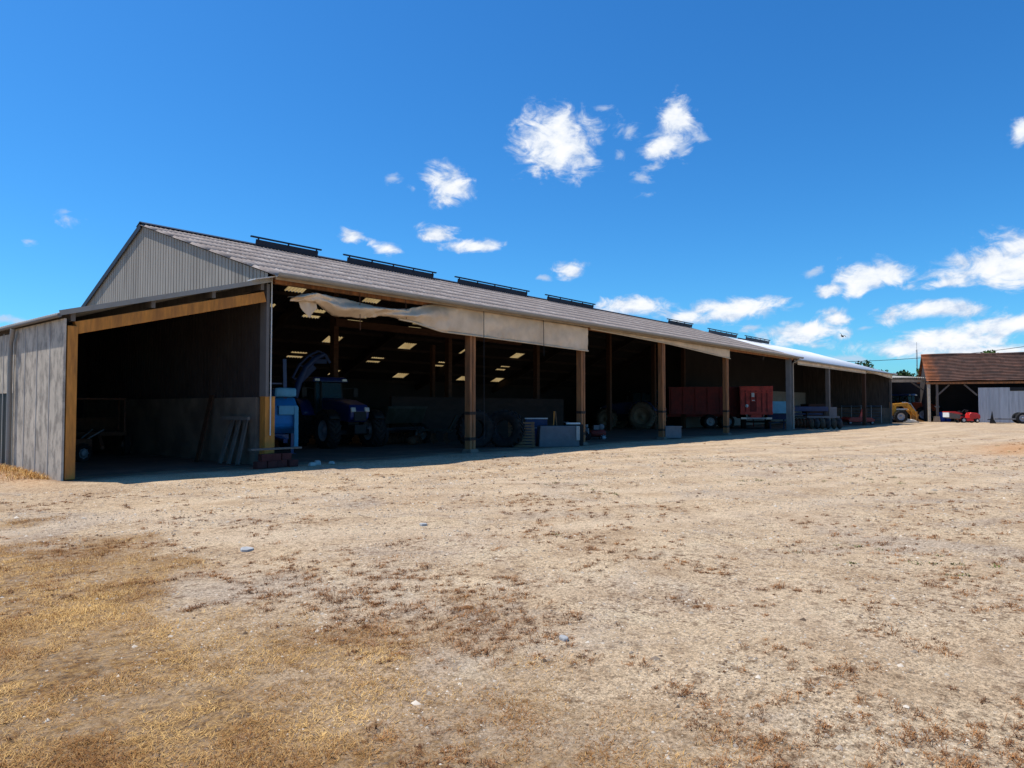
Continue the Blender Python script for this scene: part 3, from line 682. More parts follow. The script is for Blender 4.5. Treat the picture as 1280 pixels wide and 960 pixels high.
def tractor(loc, rz, label, body, roofm, mrim, mtyre, scale=1., rw=.92, fw=.70):
    t = empty('tractor', loc, rz, label, 'tractor')
    t.scale = (scale,) * 3
    q = MB(); q.box((1.6, 0, .85), (2.9, .46, .5)); q.box((2.75, 0, .62), (.35, 1.5, .2)); q.box((0, 0, rw), (.5, 1.4, .35)); q.box((3.35, 0, .75), (.5, .5, .35)); q.build('chassis', m_black, t, bevel=.03)
    q = MB(); q.prism([(1.05, 1.12), (3.30, 1.02), (3.52, 1.15), (3.55, 1.45), (3.40, 1.68), (2.6, 1.86), (1.05, 1.98)], -.40, .40); b_ = q.build('bonnet', body, t, bevel=.07)
    q = MB(); q.box((3.545, 0, 1.25), (.06, .5, .34)); q.build('grille', m_black, b_)
    for s in (-1, 1):
        q = MB(); q.box((3.53, s * .29, 1.49), (.1, .19, .17), Matrix.Rotation(R(-18), 3, 'Y')); q.build('headlight', m_lamp, b_, bevel=.02)
    q = MB()
    for (x, y) in ((-.75, .72), (-.75, -.72), (.95, .62), (.95, -.62), (.15, .78), (.15, -.78)): q.bar((x, y, 1.15), (x * .9 - .02, y * .93, 2.62), .07, .07)
    q.box((.1, 0, 1.18), (1.8, 1.3, .12)); q.build('cab_frame', m_black, t)
    q = MB(); q.add([(.97, -.57, 1.3), (.97, .57, 1.3), (.86, .55, 2.6), (.86, -.55, 2.6)], [(0, 1, 2, 3)])
    for s in (-1, 1): q.add([(-.72, s * .71, 1.25), (.95, s * .61, 1.25), (.84, s * .57, 2.6), (-.68, s * .66, 2.6)], [(0, 1, 2, 3)])
    q.build('cab_glass', m_glass, t, solid=.008, fix=False)
    q = MB(); q.box((.08, 0, 2.72), (2.05, 1.62, .2), taper=(.9, .86)); rfm = q.build('cab_roof', roofm, t, bevel=.05)
    for s in (-1, 1):
        q = MB(); q.box((1.08, s * .6, 2.70), (.08, .2, .09)); q.build('work_lamp', m_lamp, rfm)
    q = MB(); q.tube([(.1, .0, 1.3), (.1, 0, 1.6)], .22, 10); q.box((-.12, 0, 1.95), (.12, .45, .6)); q.build('seat', m_black, t)
    q = MB(); q.tube([(1.25, -.5, 1.4), (1.25, -.52, 2.5), (1.2, -.52, 2.62)], .05, 8); q.build('exhaust', m_black, t)
    for s in (-1, 1):
        q = MB(); n = 12
        def ff(i, j, s=s): 
            a = R(20 + 140 * i / n); return ((rw + .12) * math.cos(a), s * (.62 + .55 * j / 2), rw + (rw + .12) * math.sin(a))
        q.grid(ff, n, 2, True); q.build('mudguard', body, t, solid=.03, fix=False)
        q = MB(); n = 8
        def fg(i, j, s=s):
            a = R(35 + 110 * i / n); return (2.75 + (fw + .09) * math.cos(a), s * (.72 + .45 * j / 2), fw + (fw + .09) * math.sin(a))
        q.grid(fg, n, 2, True); q.build('mudguard', m_black, t, solid=.025, fix=False)
        wheel(t, (0, s * .95, rw), rw, .58, rw * .58, mtyre, mrim)
        wheel(t, (2.75, s * .95, fw), fw, .5, fw * .56, mtyre, mrim, 20)
        q = MB(); q.bar((.9, s * .62, 2.35), (1.05, s * 1.12, 2.38), .03, .03); q.box((1.06, s * 1.13, 2.2), (.05, .2, .36)); q.build('mirror', m_black, t)
        q = MB(); q.box((.75, s * .85, .55), (.4, .3, .05)); q.box((.75, s * .85, .85), (.4, .3, .05)); q.build('step', m_black, t)
    return t

# blue tractor in the first bay
HT = math.atan2(-.99, -.16)
tp = Vector((7.45, 6.15, 0)); fd = Vector((math.cos(HT), math.sin(HT), 0))
tractor(tp - fd * 2.75, HT, 'dark blue farm tractor with lugged tyres parked nose out in the first bay', m_blue, m_blue, m_rimw, m_rubber, 1.09)
# dusty big tractor in the third bay
d3 = (FWD * .55 - RGT * .83); a3 = math.atan2(d3.y, d3.x)
tractor(P(.1905, 57, 0), a3, 'dark tractor with dust covered beige wheels, before the red trailers', m_navy, m_black, m_rimb, m_dusty, 1.12, .95, .72)

# blue sprayer beside the corner post
spr = empty('crop_sprayer', (3.72, 6.33, 0), math.atan2(-.9, -.3), 'bright blue trailed crop sprayer with folded boom beside the corner post', 'sprayer')
q = MB(); q.prism([(-1.9, .95), (-1.3, .75), (1.2, .75), (1.6, 1.0), (1.62, 1.75), (1.2, 2.1), (-1.6, 2.1), (-1.95, 1.7)], -.85, .85); q.build('tank', m_cyan, spr, bevel=.12)
q = MB(); q.box((1.45, .35, 2.28), (.55, .8, .34)); q.build('rinse_tank', m_cyan2, spr, bevel=.08)
q = MB(); q.box((1.68, .45, 1.62), (.1, .7, .34)); q.box((1.70, .74, 1.0), (.1, .16, 1.5)); q.build('front_panel', m_cyan2, spr, bevel=.02)
q = MB(); q.box((0, 0, .66), (4.4, .7, .16)); q.bar((2.0, 0, .66), (3.2, 0, .55), .14, .14); q.bar((1.8, -.4, .8), (3.0, -.05, .58), .08, .08); q.build('chassis', m_blue, spr)
q = MB(); q.box((2.1, .5, .35), (.1, .1, .85)); q.box((2.1, .5, .03), (.25, .25, .04)); q.build('jack_stand', m_blue, spr)
q = MB(); q.bar((1.2, .45, 1.9), (1.15, .42, 3.55), .13, .13); q.bar((1.15, -.75, 1.8), (1.15, -.75, 2.7), .1, .1); q.bar((1.15, .45, 2.62), (1.15, -.75, 2.62), .05, .05); q.build('mast', m_blue, spr)
q = MB()
pts = [(1.2, .8, 2.1), (1.1, 1.0, 2.75), (1.1, 1.25, 3.25), (1.15, 1.6, 3.62), (1.2, 1.95, 3.8)]
q.tube(pts, [.14, .14, .13, .12, .10], 7); pts2 = [(p_[0] + .1, p_[1] - .28, p_[2] + .10) for p_ in pts[1:]]
q.tube(pts2, .05, 6)
for a_, b2 in zip(pts[1:], pts2): q.bar(a_, b2, .04, .04)
q.bar((1.15, 1.5, 3.5), (1.3, 2.0, 3.5), .1, .16); q.bar((1.2, 1.95, 3.8), (1.25, 2.15, 3.45), .08, .1); q.bar((1.1, 1.0, 2.7), (1.2, 1.55, 3.3), .12, .2)
q.build('boom', M('boom_blue', (.008, .026, .085), .5, .2, 3.), spr)
for s in (-1, 1): wheel(spr, (-.5, s * .95, .75), .75, .42, .45, m_rubber, m_cyan2, 18)

# dark green seed drill next to the blue tractor
dr = empty('seed_drill', (10.3, 6.2, 0), HT + R(20), 'dark green seed drill with hopper standing right of the blue tractor', 'seed drill')
q = MB(); q.prism([(-.35, 1.0), (.35, 1.0), (.6, 1.7), (-.6, 1.7)], -1.4, 1.4); h_ = q.build('hopper', m_green, dr, bevel=.03)
q = MB(); q.box((0, 0, 1.74), (1.25, 2.85, .06)); q.build('lid', m_green, h_)
q = MB(); q.box((.2, 0, .75), (.14, 2.9, .14)); q.box((-.4, 0, .6), (.12, 2.9, .12))
for y in (-1.2, 1.2): q.bar((.2, y, .75), (-.5, y, 1.1), .08, .08)
q.bar((.3, -.4, .75), (1.2, 0, .8), .08, .08); q.bar((.3, .4, .75), (1.2, 0, .8), .08, .08); q.build('frame', m_black, dr)
for k in range(12):
    y = -1.3 + 2.6 * k / 11
    q = MB(); q.bar((-.35, y, .62), (-.65, y, .2), .04, .05); q.lathe([(-.012, .001), (-.012, .19), (.012, .19), (.012, .001)], (-.65, y, .2), n=14); q.build('disc_coulter', m_rust, dr)
for s in (-1, 1): wheel(dr, (.2, s * 1.55, .5), .5, .2, .32, m_rubber, m_rimw, 0)
# cultivator at the foot of the partition wall
cu = empty('cultivator', (11.9, 5.3, 0), HT + R(50), 'low dark tine cultivator between seed drill and partition wall', 'cultivator')
q = MB()
for x in (-.6, 0, .6): q.box((x, 0, .62), (.1, 2.2, .1))
for y in (-.9, 0, .9): q.box((0, y, .7), (1.5, .1, .08))
q.bar((.6, -.4, .7), (.9, -.05, 1.35), .08, .08); q.bar((.6, .4, .7), (.9, .05, 1.35), .08, .08); q.build('frame', m_green, cu)
for x in (-.6, 0, .6):
    for k in range(5):
        y = -1 + .5 * k + (.2 if x == 0 else 0)
        q = MB(); q.tube([(x, y, .6), (x - .18, y, .5), (x - .22, y, .3), (x - .05, y, .06)], .025, 6); q.build('tine', m_rust, cu)
q = MB(); q.lathe([(-1.1, .001), (-1.1, .2), (1.1, .2), (1.1, .001)], (-1.05, 0, .22), n=16); q.build('roller', m_rust, cu)

# partition wall with things leaning and lying before it
pw = MB(); pw.box((17.4, 7.1, 1.12), (13.6, .2, 2.25))
tag(pw.build('partition_wall', M('brown_board_wall', (.028, .019, .015), .9, .3, 1.2, .2, dirt=(.016, .012, .011), dscale=.8, stretch=(1, 1, 3)), None), 'brown inner partition wall of horizontal boards behind the loose tyres', 'wall')
for i, (x, y, rz, lab) in enumerate(((10.9, 1.9, .5, 'big black tractor tyre standing half hidden behind the front post'), (11.9, 1.1, -.35, 'big black tractor tyre standing beside the leaning pallet'))):
    t = empty('loose_tyre', (x, y, 0), HEAD - R(90) + rz, lab, 'tyre', 'loose tractor tyres')
    o = tyre_mb(.80, .5, .45, 22).build('tyre', m_rubber, t); o.location = (0, 0, .8)
    q = MB(); q.lathe([(-.14, .46), (-.15, .40), (.15, .40), (.14, .46)], (0, 0, .8), n=28); q.build('bead', m_black, t)
PZ = HEAD - R(90)
t = empty('pallet', (12.35, .55, 0), PZ + R(6), 'brown wooden pallet leaning upright beside the grey concrete block', 'pallet')
lean_r = Matrix.Rotation(R(-14), 3, 'X')
for k in range(9):
    q = MB(); q.box(lean_r @ Vector((0, -.05, .07 + k * .125)) , (1.15, .022, .085), lean_r); q.build('slat', m_pallet, t)
for x in (-.5, 0, .5):
    q = MB(); q.box(lean_r @ Vector((x, .03, .57)), (.1, .1, 1.12), lean_r); q.build('block_rail', m_pallet, t)
t = empty('concrete_trough', (14.1, -.05, 0), PZ + R(8), 'grey concrete block trough between leaning pallet and second timber post', 'trough')
q = MB(); q.prism([(-.9, 0), (.9, 0), (.84, .92), (-.84, .92)], -.4, .4); q.build('body', m_conc2, t, bevel=.03)
q = MB(); q.box((.82, -.38, .60), (.16, .14, .62)); q.build('corner_block', m_stone, t, bevel=.02)
q = MB(); q.box((0, 0, .88), (1.5, .6, .1)); q.build('fill', m_purlin, t)
# clutter on and behind the trough
def at_trough(dx, dy, z): 
    c, s = math.cos(PZ + R(8)), math.sin(PZ + R(8)); return (14.1 + dx * c - dy * s, -.05 + dx * s + dy * c, z)
t = empty('tool_case', at_trough(-.75, 1.2, .0), PZ, 'dark blue drum cabinet with pale lid behind the trough', 'cabinet')
q = MB(); q.box((0, 0, .6), (1.0, .5, 1.2)); q.build('case', m_navy, t, bevel=.03)
q = MB(); q.box((0, 0, 1.225), (1.04, .54, .05)); q.build('lid', m_pale, t)
q = MB(); q.box((0, -.27, .8), (.2, .03, .04)); q.build('handle', m_steel, t)
for k, (dx, tilt, lab) in enumerate(((-.1, .08, 'tan timber offcut leaning upright behind the trough, left of two'), (.18, -.14, 'paler timber offcut leaning upright behind the trough, right of two'))):
    q = MB(); q.bar((0, 0, 0), (tilt, .12, 1.55), .09, .05); o = q.build('timber_offcut', m_orange if k == 0 else m_pallet, None); o.location = at_trough(dx, .62, 0); o.rotation_euler = (0, 0, PZ)
    tag(o, lab, 'offcut', 'timber offcuts by the trough')
t = empty('storage_box', at_trough(.95, .9, 0), PZ, 'low dark box with white lid behind the trough by the post', 'box')
q = MB(); q.box((0, 0, .48), (.8, .5, .96)); q.build('case', m_black, t, bevel=.02)
q = MB(); q.box((-.05, 0, 1.0), (.62, .54, .07)); q.build('lid', m_white, t)
# motor hoe and small engine bits right of the second post
t = empty('motor_hoe', (19.4, 2.2, 0), R(-70), 'small rusty motor hoe with handlebars right of the second post', 'motor hoe')
q = MB(); q.box((0, 0, .5), (.5, .3, .32)); q.tube([(.1, 0, .7), (.1, 0, .85)], .12, 10); q.build('engine', m_grey, t, bevel=.03)
q = MB()
for s in (-1, 1): q.tube([(-.1, s * .1, .55), (-.7, s * .25, .9), (-1.0, s * .28, .98)], .02, 6)
q.build('handlebar', m_steel, t)
for s in (-1, 1): wheel(t, (.05, s * .27, .25), .25, .14, .14, m_rubber, m_rimw, 14)
t = empty('air_compressor', (21.0, 2.4, 0), R(-40), 'small dark red air compressor with round tank beside motor hoe', 'compressor')
q = MB(); q.lathe([(-.45, .001), (-.42, .14), (-.35, .19), (.35, .19), (.42, .14), (.45, .001)], (0, 0, .35), axis='X', n=20); q.build('tank', m_dred, t)
q = MB(); q.box((-.1, 0, .66), (.3, .22, .24)); q.lathe([(-.03, .001), (-.03, .16), (.03, .16), (.03, .001)], (.2, .0, .68), n=16); q.build('motor', m_grey, t)
for s in (-1, 1): wheel(t, (.25, s * .2, .12), .12, .06, .07, m_rubber, m_rimw, 0)
# grey crate at the third post
t = empty('plastic_crate', (24.35, -.12, 0), PZ + R(20), 'grey plastic crate standing at the foot of the third timber post', 'crate')
q = MB(); q.box((0, 0, .06), (1.0, .7, .06))
for s in (-1, 1): q.box((0, s * .33, .36), (1.0, .04, .66)); q.box((s * .48, 0, .36), (.04, .62, .66))
q.build('body', m_grey, t, bevel=.015)
q = MB()
for s in (-1, 1):
    q.box((0, s * .345, .68), (1.06, .06, .06)); q.box((s * .51, 0, .68), (.06, .66, .06))
q.build('rim', m_grey, t)
q = MB(); q.box((.513, -.1, .42), (.01, .16, .24)); q.build('sticker', m_white, t)

# red trailers
def trailer(loc, rz, label, mat, tail=True):
    t = empty('tipping_trailer', loc, rz, label, 'farm trailer', 'red farm trailers in the long barn')
    L, Wd, z0, z1 = 6.2, 2.35, 1.25, 3.35
    b_ = MB()
    b_.add([(0, -Wd / 2 + .08, z0), (0, Wd / 2 - .08, z0), (0, Wd / 2, z1), (0, -Wd / 2, z1), (L, -Wd / 2 + .08, z0), (L, Wd / 2 - .08, z0), (L, Wd / 2, z1), (L, -Wd / 2, z1)],
           [(0, 4, 5, 1), (1, 5, 6, 2), (3, 7, 4, 0), (4, 7, 6, 5)])
    bo = b_.build('body', mat, t, solid=.05, fix=False)
    q = MB()
    for s in (-1, 1):
        for k in range(7): q.bar((.15 + k * .98, s * (Wd / 2 - .04), z0), (.15 + k * .98, s * (Wd / 2 + .035), z1), .12, .07, up=(1, 0, 0))
        q.box((L / 2, s * (Wd / 2 + .02), z1 + .03), (L + .1, .12, .12)); q.box((L / 2, s * (Wd / 2 - .02), z0), (L, .14, .14))
    q.box((L, 0, z1 + .03), (.12, Wd, .12)); q.build('side_rib', mat, bo)
    g = MB(); g.box((-.06, 0, (z0 + z1) / 2 - .02), (.07, Wd + .06, z1 - z0 + .1)); tg = g.build('tailgate', mat, t, bevel=.015)
    q = MB()
    qd = MB()
    for y in (-.80, -.42, .02, .42, .80): qd.box((-.12, y, (z0 + z1) / 2 - .1), (.06, .07, z1 - z0 - .35))
    qd.build('dark_gap_bar', m_dred, tg)  # dark bars stand in for the dark gaps in the tailgate
    for z in (z0 + .1, z1 - .42, z1 + .02): MB().box((-.125, 0, z), (.07, Wd + .1, .1)).build('tailgate_rail', mat, tg)
    if tail:
        q = MB(); q.box((-.13, .22, z0 + .55), (.05, .42, .8)); q.build('grain_hatch', m_dred, tg)
        q = MB(); q.box((-.165, .25, z1 - .62), (.01, .22, .32)); q.box((-.165, .22, z1 - 1.05), (.01, .2, .07)); q.build('white_plate', m_white, tg)
        q = MB(); q.lathe([(-.168, .001), (-.168, .13), (-.15, .13)], (0, .72, z0 + .62), axis='X', n=20); q.build('speed_disc', m_white, tg)
    q = MB(); q.prism([(-.6, z0 - .05), (.6, z0 - .05), (.38, z0 - .4), (-.38, z0 - .4)], .0, .5, 'X'); q.build('chute', mat, t)
    q = MB()
    for s in (-1, 1): q.box((L / 2, s * .45, z0 - .18), (L, .12, .22))
    q.bar((L, -.4, z0 - .2), (L + 1.6, 0, .7), .1, .14); q.bar((L, .4, z0 - .2), (L + 1.6, 0, .7), .1, .14); q.box((L + 1.2, 0, .4), (.1, .1, .7)); q.build('chassis', m_dred, t)
    q = MB(); q.box((.02, 0, .88), (.08, 2.2, .12)); lb = q.build('light_bar', m_steel, t)
    for s in (-1, 1):
        q = MB(); q.box((-.04, s * .95, .88), (.05, .42, .15)); q.build('tail_light', m_lamp, lb)
    for x in (1.5, 2.85):
        q = MB(); q.box((x, 0, .58), (.14, 1.7, .14)); q.build('axle', m_black, t)
        for s in (-1, 1):
            wheel(t, (x, s * .95, .58), .58, .42, .33, m_rubber, m_rimw, 0)
    return t
trA = P(.343, 56.5, 0); ang = HEAD - math.atan(.343) + R(2)
trailer(trA, ang, 'red tipping trailer with its tailgate to the yard, beside the steel post', m_red)
trB0 = P(.325, 59.5, 0); angB = math.atan2((-RGT + FWD * .12).y, (-RGT + FWD * .12).x)
trailer(trB0, angB, 'dark red farm trailer standing broadside behind timber posts', m_dred, tail=False)

# blue seeder behind the steel post
t = empty('fertiliser_spreader', P(.372, 56.8, 0), ang, 'blue fertiliser spreader with pale hopper behind the grey steel post', 'spreader')
q = MB(); q.box((0, 0, 1.75), (1.1, 1.9, .95), taper=(1.25, 1.15)); q.build('hopper', m_cyan2, t, bevel=.03)
q = MB(); q.box((0, 0, 1.05), (.8, 1.2, .5), taper=(1.3, 1.4)); q.build('lower_hopper', m_navy, t)
q = MB()
for s in (-1, 1): q.box((.2, s * .5, .6), (.1, .1, 1.2)); q.bar((-.3, s * .55, .5), (.5, s * .55, .5), .08, .08)
q.box((0, 0, .55), (.1, 1.3, .1)); q.build('frame', m_navy, t)
for s in (-1, 1):
    q = MB(); q.lathe([(-.02, .001), (-.02, .3), (.02, .3), (.02, .001)], (-.25, s * .45, .62), axis='Z', n=18); q.build('spinner', m_rust, t)

# ------------------------------------------------------------------ machines in the pale-roofed shed
t = empty('field_roller', P(.415, 60.2, 0), PZ + R(4), 'long dark blue field roller standing behind the post of the pale roofed shed', 'field roller')
q = MB(); q.box((0, 0, 1.62), (3.4, .5, .4)); q.box((0, .2, 1.2), (3.2, .12, .16)); q.build('weight_box', m_navy, t, bevel=.03)
q = MB()
for x in (-1.5, 0, 1.5): q.bar((x, 0, .5), (x, .1, 1.5), .1, .12)
q.box((0, -.35, .95), (3.4, .1, .14)); q.build('frame', m_black, t)
for k in range(12):
    x = -1.6 + 3.2 * k / 11; q = MB(); q.lathe([(-.11, .001), (-.11, .36), (0, .42), (.11, .36), (.11, .001)], (x, 0, .42), axis='X', n=18); q.build('ring', m_rust, t)
dh = empty('disc_harrow', P(.437, 57.5, 0), PZ - R(18), 'row of big dusty discs of a harrow in front of the pale roofed shed', 'disc harrow')
q = MB(); q.box((0, .1, .98), (2.4, .14, .14)); q.box((0, .7, .95), (2.0, .12, .12)); q.bar((-.6, .1, .98), (-.6, .7, .95), .1, .1); q.bar((.6, .1, .98), (.6, .7, .95), .1, .1); q.box((.75, .1, 1.35), (.5, .08, .85)); q.build('frame', m_grey, dh)
for k in range(6):
    x = -1.0 + .42 * k; q = MB(); r_ = Matrix.Rotation(R(24), 3, 'Z'); vs = MB(); vs.lathe([(-.10, .001), (-.02, .3), (.08, .44), (.10, .44), (0, .3), (-.08, .001)], axis='X', n=20)
    q.add([r_ @ Vector(v) + Vector((x, 0, .44)) for v in vs.v], vs.f, True); q.bar((x, 0, .5), (x, .1, .98), .06, .06); q.build('disc', M('dull_disc_steel', (.075, .07, .07), .7, .3, 4.) if k % 2 else m_dusty, dh)
# hurdles
for i, (x0, y0, x1, y1, lab) in enumerate(((59.5, 5.2, 66.2, 5.2, 'galvanised cattle hurdle standing along the back of the pale shed'), (74.6, .8, 74.6, 4.9, 'blue grey cattle hurdle standing against the end wall of the shed'))):
    t = empty('cattle_hurdle', (x0, y0, 0), math.atan2(y1 - y0, x1 - x0), lab, 'hurdle', 'cattle hurdles'); L = math.hypot(x1 - x0, y1 - y0)
    q = MB()
    for z in (.35, .62, .9, 1.2, 1.5, 1.9): q.tube([(0, 0, z), (L, 0, z)], .035 if z < 1.8 else .06, 6)
    q.build('rail', M('hurdle_blue_steel', (.10, .14, .19), .5, .2, 3., metal=.3), t)
    for k in range(5):
        q = MB(); q.tube([(L * k / 4, 0, 0), (L * k / 4, 0, 2.)], .04, 6); q.build('upright', m_steel, t)
t = empty('rotary_mower', (66.5, 1.2, 0), PZ + R(14), 'low red rotary mower deck parked near the end of the shed', 'mower deck')
q = MB(); q.prism([(-1.5, .3), (1.4, .3), (1.6, .5), (1.2, .72), (-1.2, .78), (-1.55, .55)], -.7, .7); q.build('deck', M('mower_deck_red', (.30, .03, .022), .5, .2, 3.), t, bevel=.05)
q = MB(); q.bar((.4, 0, .7), (.75, 0, 1.6), .12, .3); q.bar((1.0, 0, .7), (.8, 0, 1.6), .1, .1); q.build('headstock', m_red, t)
for s in (-1, 1): wheel(t, (s * 1.3, -.55, .22), .22, .14, .12, m_rubber, m_rimw, 0)
t = empty('feed_hopper', (61.5, 3.6, 0), PZ, 'dark reddish brown feed hopper in the shadow of the pale roofed shed', 'hopper')
q = MB(); q.box((0, 0, 1.45), (2.0, 1.6, 1.3), taper=(1.2, 1.2)); q.build('bin', M('brown_bin', (.055, .028, .022), .8, .2, 2.), t, bevel=.03)
for x in (-.8, .8):
    for y in (-.6, .6): MB().box((x, y, .4), (.1, .1, .8)).build('leg', m_rust, t)

# ------------------------------------------------------------------ in the lean-to
t = empty('old_cart', (-1.75, 7.9, 0), R(75), 'old grey cart with tubular rail standing in the dark lean to', 'cart')
q = MB(); q.box((0, 0, .85), (2.6, 1.6, .12)); q.box((1.2, 0, 1.1), (.08, 1.6, .5)); q.build('bed', m_beam, t)
q = MB()
for s in (-1, 1): q.tube([(-1.2, s * .75, .9), (-1.2, s * .75, 2.0), (.5, s * .75, 2.05), (.6, s * .75, .9)], .035, 6)
q.tube([(-1.2, -.75, 2.0), (-1.2, .75, 2.0)], .035, 6); q.build('rail', m_rust, t)
q = MB(); q.bar((-1.2, 0, .8), (-2.6, 0, .45), .1, .1); q.build('drawbar', m_rust, t)
for s in (-1, 1): wheel(t, (.2, s * .95, .42), .42, .2, .24, m_rubber, m_rimw, 0)
t = empty('garden_tiller', P(-.608, 22.5, 0), R(200), 'small machine with orange tank on the left in the lean to', 'tiller')
q = MB(); q.box((0, 0, .55), (.7, .4, .35)); q.build('engine', m_rust, t, bevel=.04)
q = MB(); q.tube([(0, -.1, .6), (-.7, -.25, 1.0)], .02, 6); q.tube([(0, .1, .6), (-.7, .25, 1.0)], .02, 6); q.build('handlebar', m_steel, t)
for s in (-1, 1): wheel(t, (.1, s * .32, .28), .28, .15, .15, m_rubber, m_rimw, 14)
# boards leaning on the inner wall by the corner
for k, (y, dx, h, w_, lab) in enumerate(((2.9, .55, 2.1, .22, 'tall dark plank leaning on the concrete wall, farthest of the boards'), (1.55, .52, 1.35, .16, 'short grey board leaning on the wall, leftmost of three alike'), (1.15, .46, 1.4, .15, 'short grey board leaning on the wall, middle of three alike'), (.75, .40, 1.42, .16, 'short grey board leaning on the wall, nearest the corner post'))):
    q = MB(); q.bar((-.12 - dx, y - .1, .05), (-.12, y + .1, h), .05, w_, up=(0, 1, 0)); tag(q.build('leaning_board', m_gwood if k else m_beam, None), lab, 'board', 'boards leaning on the lean to wall')
q = MB(); q.box((-.35, 1.1, 1.4), (.08, 1.5, .1)); tag(q.build('wooden_rail', m_gwood, None), 'horizontal grey batten lying across the leaning boards', 'batten')
rnd = random.Random(3); q = None
for i in range(7):
    x = -.55 + .33 * (i % 4); z = .11 + .2 * (i // 4); 
    if i >= 4: x += .15
    o = MB().box((0, 0, 0), (.30, .22, .2)).build('red_brick_block', m_brick, None, bevel=.012)
    o.location = (x, -.62 + rnd.uniform(-.04, .04), z); o.rotation_euler = (0, 0, rnd.uniform(-.12, .12))
    tag(o, 'dusty red brick block in the low stack at the corner post', 'brick', 'red bricks stacked at the corner post')
q = MB(); q.box((-.05, -.6, .545), (1.6, .2, .05)); tag(q.build('plank', m_gwood, None), 'short grey plank lying on the stack of red bricks', 'plank')
for i, (x, y, s) in enumerate(((1.0, -.85, .16), (1.35, -.6, .2), (1.75, -.75, .14))):
    o = MB().box((0, 0, 0), (s * 1.4, s, s * .7), taper=(.7, .75)).build('rubble_stone', m_stone, None, bevel=.03); o.location = (x, y, s * .33); o.rotation_euler = (0, 0, i * 1.1)
    tag(o, 'small pale rubble stone on the ground right of the brick stack', 'stone', 'rubble stones by the corner post')

# ------------------------------------------------------------------ far right: link shed, tiled barn, loader, mower
tb0 = P(.5857, 86, 0); tb = empty('tiled_barn', tb0, PZ - R(22), 'old barn with brown and orange clay tile roof at the right edge', 'barn')
Lb, ze, zr_, yr = 22., 4.85, 8.2, 3.3
q = MB(); nc = 18
for k in range(nc):
    ya, yb = -.45 + (yr + .45) * k / nc, -.45 + (yr + .45) * (k + 1) / nc; sl_ = (zr_ - ze) / (yr + .45)
    za, zb = ze + sl_ * (ya + .45), ze + sl_ * (yb + .45); nn = 44
    def tf(i, j, ya=ya, yb=yb, za=za, zb=zb): 
        x = -.3 + (Lb + .5) * i / nn; w_ = .05 * math.sin(x * .35) + .035 * math.sin(x * 1.3 + 2)
        return (x, ya if j == 0 else yb + .03, (za + .10 if j == 0 else zb + .02) + w_)
    q.grid(tf, nn, 1)
q.build('roof', m_tile, tb, solid=.03, fix=False)
q = MB(); q.prism([(yr, zr_), (2 * yr + .4, ze), (2 * yr + .4, ze + .06), (yr, zr_ + .06)], -.3, Lb, 'X'); q.build('roof', m_tile, tb)
q = MB(); q.tube([(-.32 + Lb * i / 16, yr, zr_ + .10 + .05 * math.sin(i * .8)) for i in range(17)], .13, 8); q.build('ridge_tiles', m_tile, tb)
q = MB(); q.box((Lb / 2 - .2, -.1, ze - .18), (Lb + .2, .16, .22)); q.build('eave_beam', m_timber, tb)
q = MB(); q.box((.0, .0, 2.3), (.26, .26, 4.6)); q.build('post', M('pale_post', (.42, .36, .28), .8, .2, 2.), tb)
q = MB(); q.box((.9, .3, 2.3), (.24, .24, 4.6)); q.bar((.9, .3, 3.2), (2.2, .3, 4.5), .16, .16); q.build('post', m_gwood, tb)
q = MB(); q.box((.8, .2, .35), (.7, .7, .7), taper=(.75, .75)); q.build('footing', m_conc, tb)
q = MB(); q.bar((3.7, .2, 4.5), (5.0, .2, 3.2), .16, .16); q.build('brace', m_gwood, tb)
q = MB(); q.box((13.5, .12, 2.05), (16.8, .1, 4.1)); 
for x in np.arange(5.3, 21.9, .95): q.box((float(x), .055, 2.05), (.05, .03, 4.05))
q.build('sheet_doors', m_door, tb)
q = MB(); q.box((9.3, .05, 3.9), (2.1, .04, .42)); q.build('dark_opening_plate', m_black, tb)  # black plate on the doors, the dark of an opening put in as colour
q = MB(); q.box((Lb / 2, 2 * yr, 2.4), (Lb, .2, 4.8)); q.box((Lb, yr + .2, 2.3), (.2, 2 * yr - .6, 4.6)); q.prism([(.2, ze), (yr, zr_ - .1), (2 * yr, ze)], Lb - .1, Lb, 'X'); q.build('back_wall', m_shade, tb)
q = MB(); q.prism([(.6, ze - .2), (yr, zr_ - .1), (2 * yr, ze - .2), (2 * yr, 0), (.6, 0)], -.02, .1, 'X'); q.build('side_wall', m_cladin, tb)

lk0 = P(.5315, 88, 0); lk = empty('link_shed', lk0, PZ, 'small open shed with corrugated roof between pale shed and tiled barn', 'shed')
q = MB(); corr(q, -.8, 4.2, -.4, 7, lambda y: 5.45 + .07 * y, period=.25, amp=.06, nper=8); q.build('roof', m_roofg, lk, solid=.02, fix=False)
q = MB(); q.box((1.7, -.1, 5.05), (5., .12, .35)); q.build('eave_beam', M('tan_fascia', (.4, .32, .23)), lk)
q = MB(); q.box((3.2, 6.9, 2.9), (9., .1, 5.8)); q.box((-.9, 3.5, 2.6), (.1, 7, 5.2)); q.build('back_wall', m_shade, lk)
q = MB(); q.box((-.55, 0, 2.5), (.14, .14, 5.)); q.build('post', m_gwood, lk)
q = MB(); q.bar((2.6, 0, 4.9), (4.1, 0, 3.9), .14, .14); q.build('brace', m_gwood, lk)
d4 = math.atan2((-FWD).y, (-FWD).x)
tractor(P(.549, 93.5, 0), d4 + R(30), 'red and blue tractor deep in the small link shed behind the yellow loader', M('tractor_orange', (.34, .06, .02), .5), m_navy, m_rimw, m_rubber, 1.25)

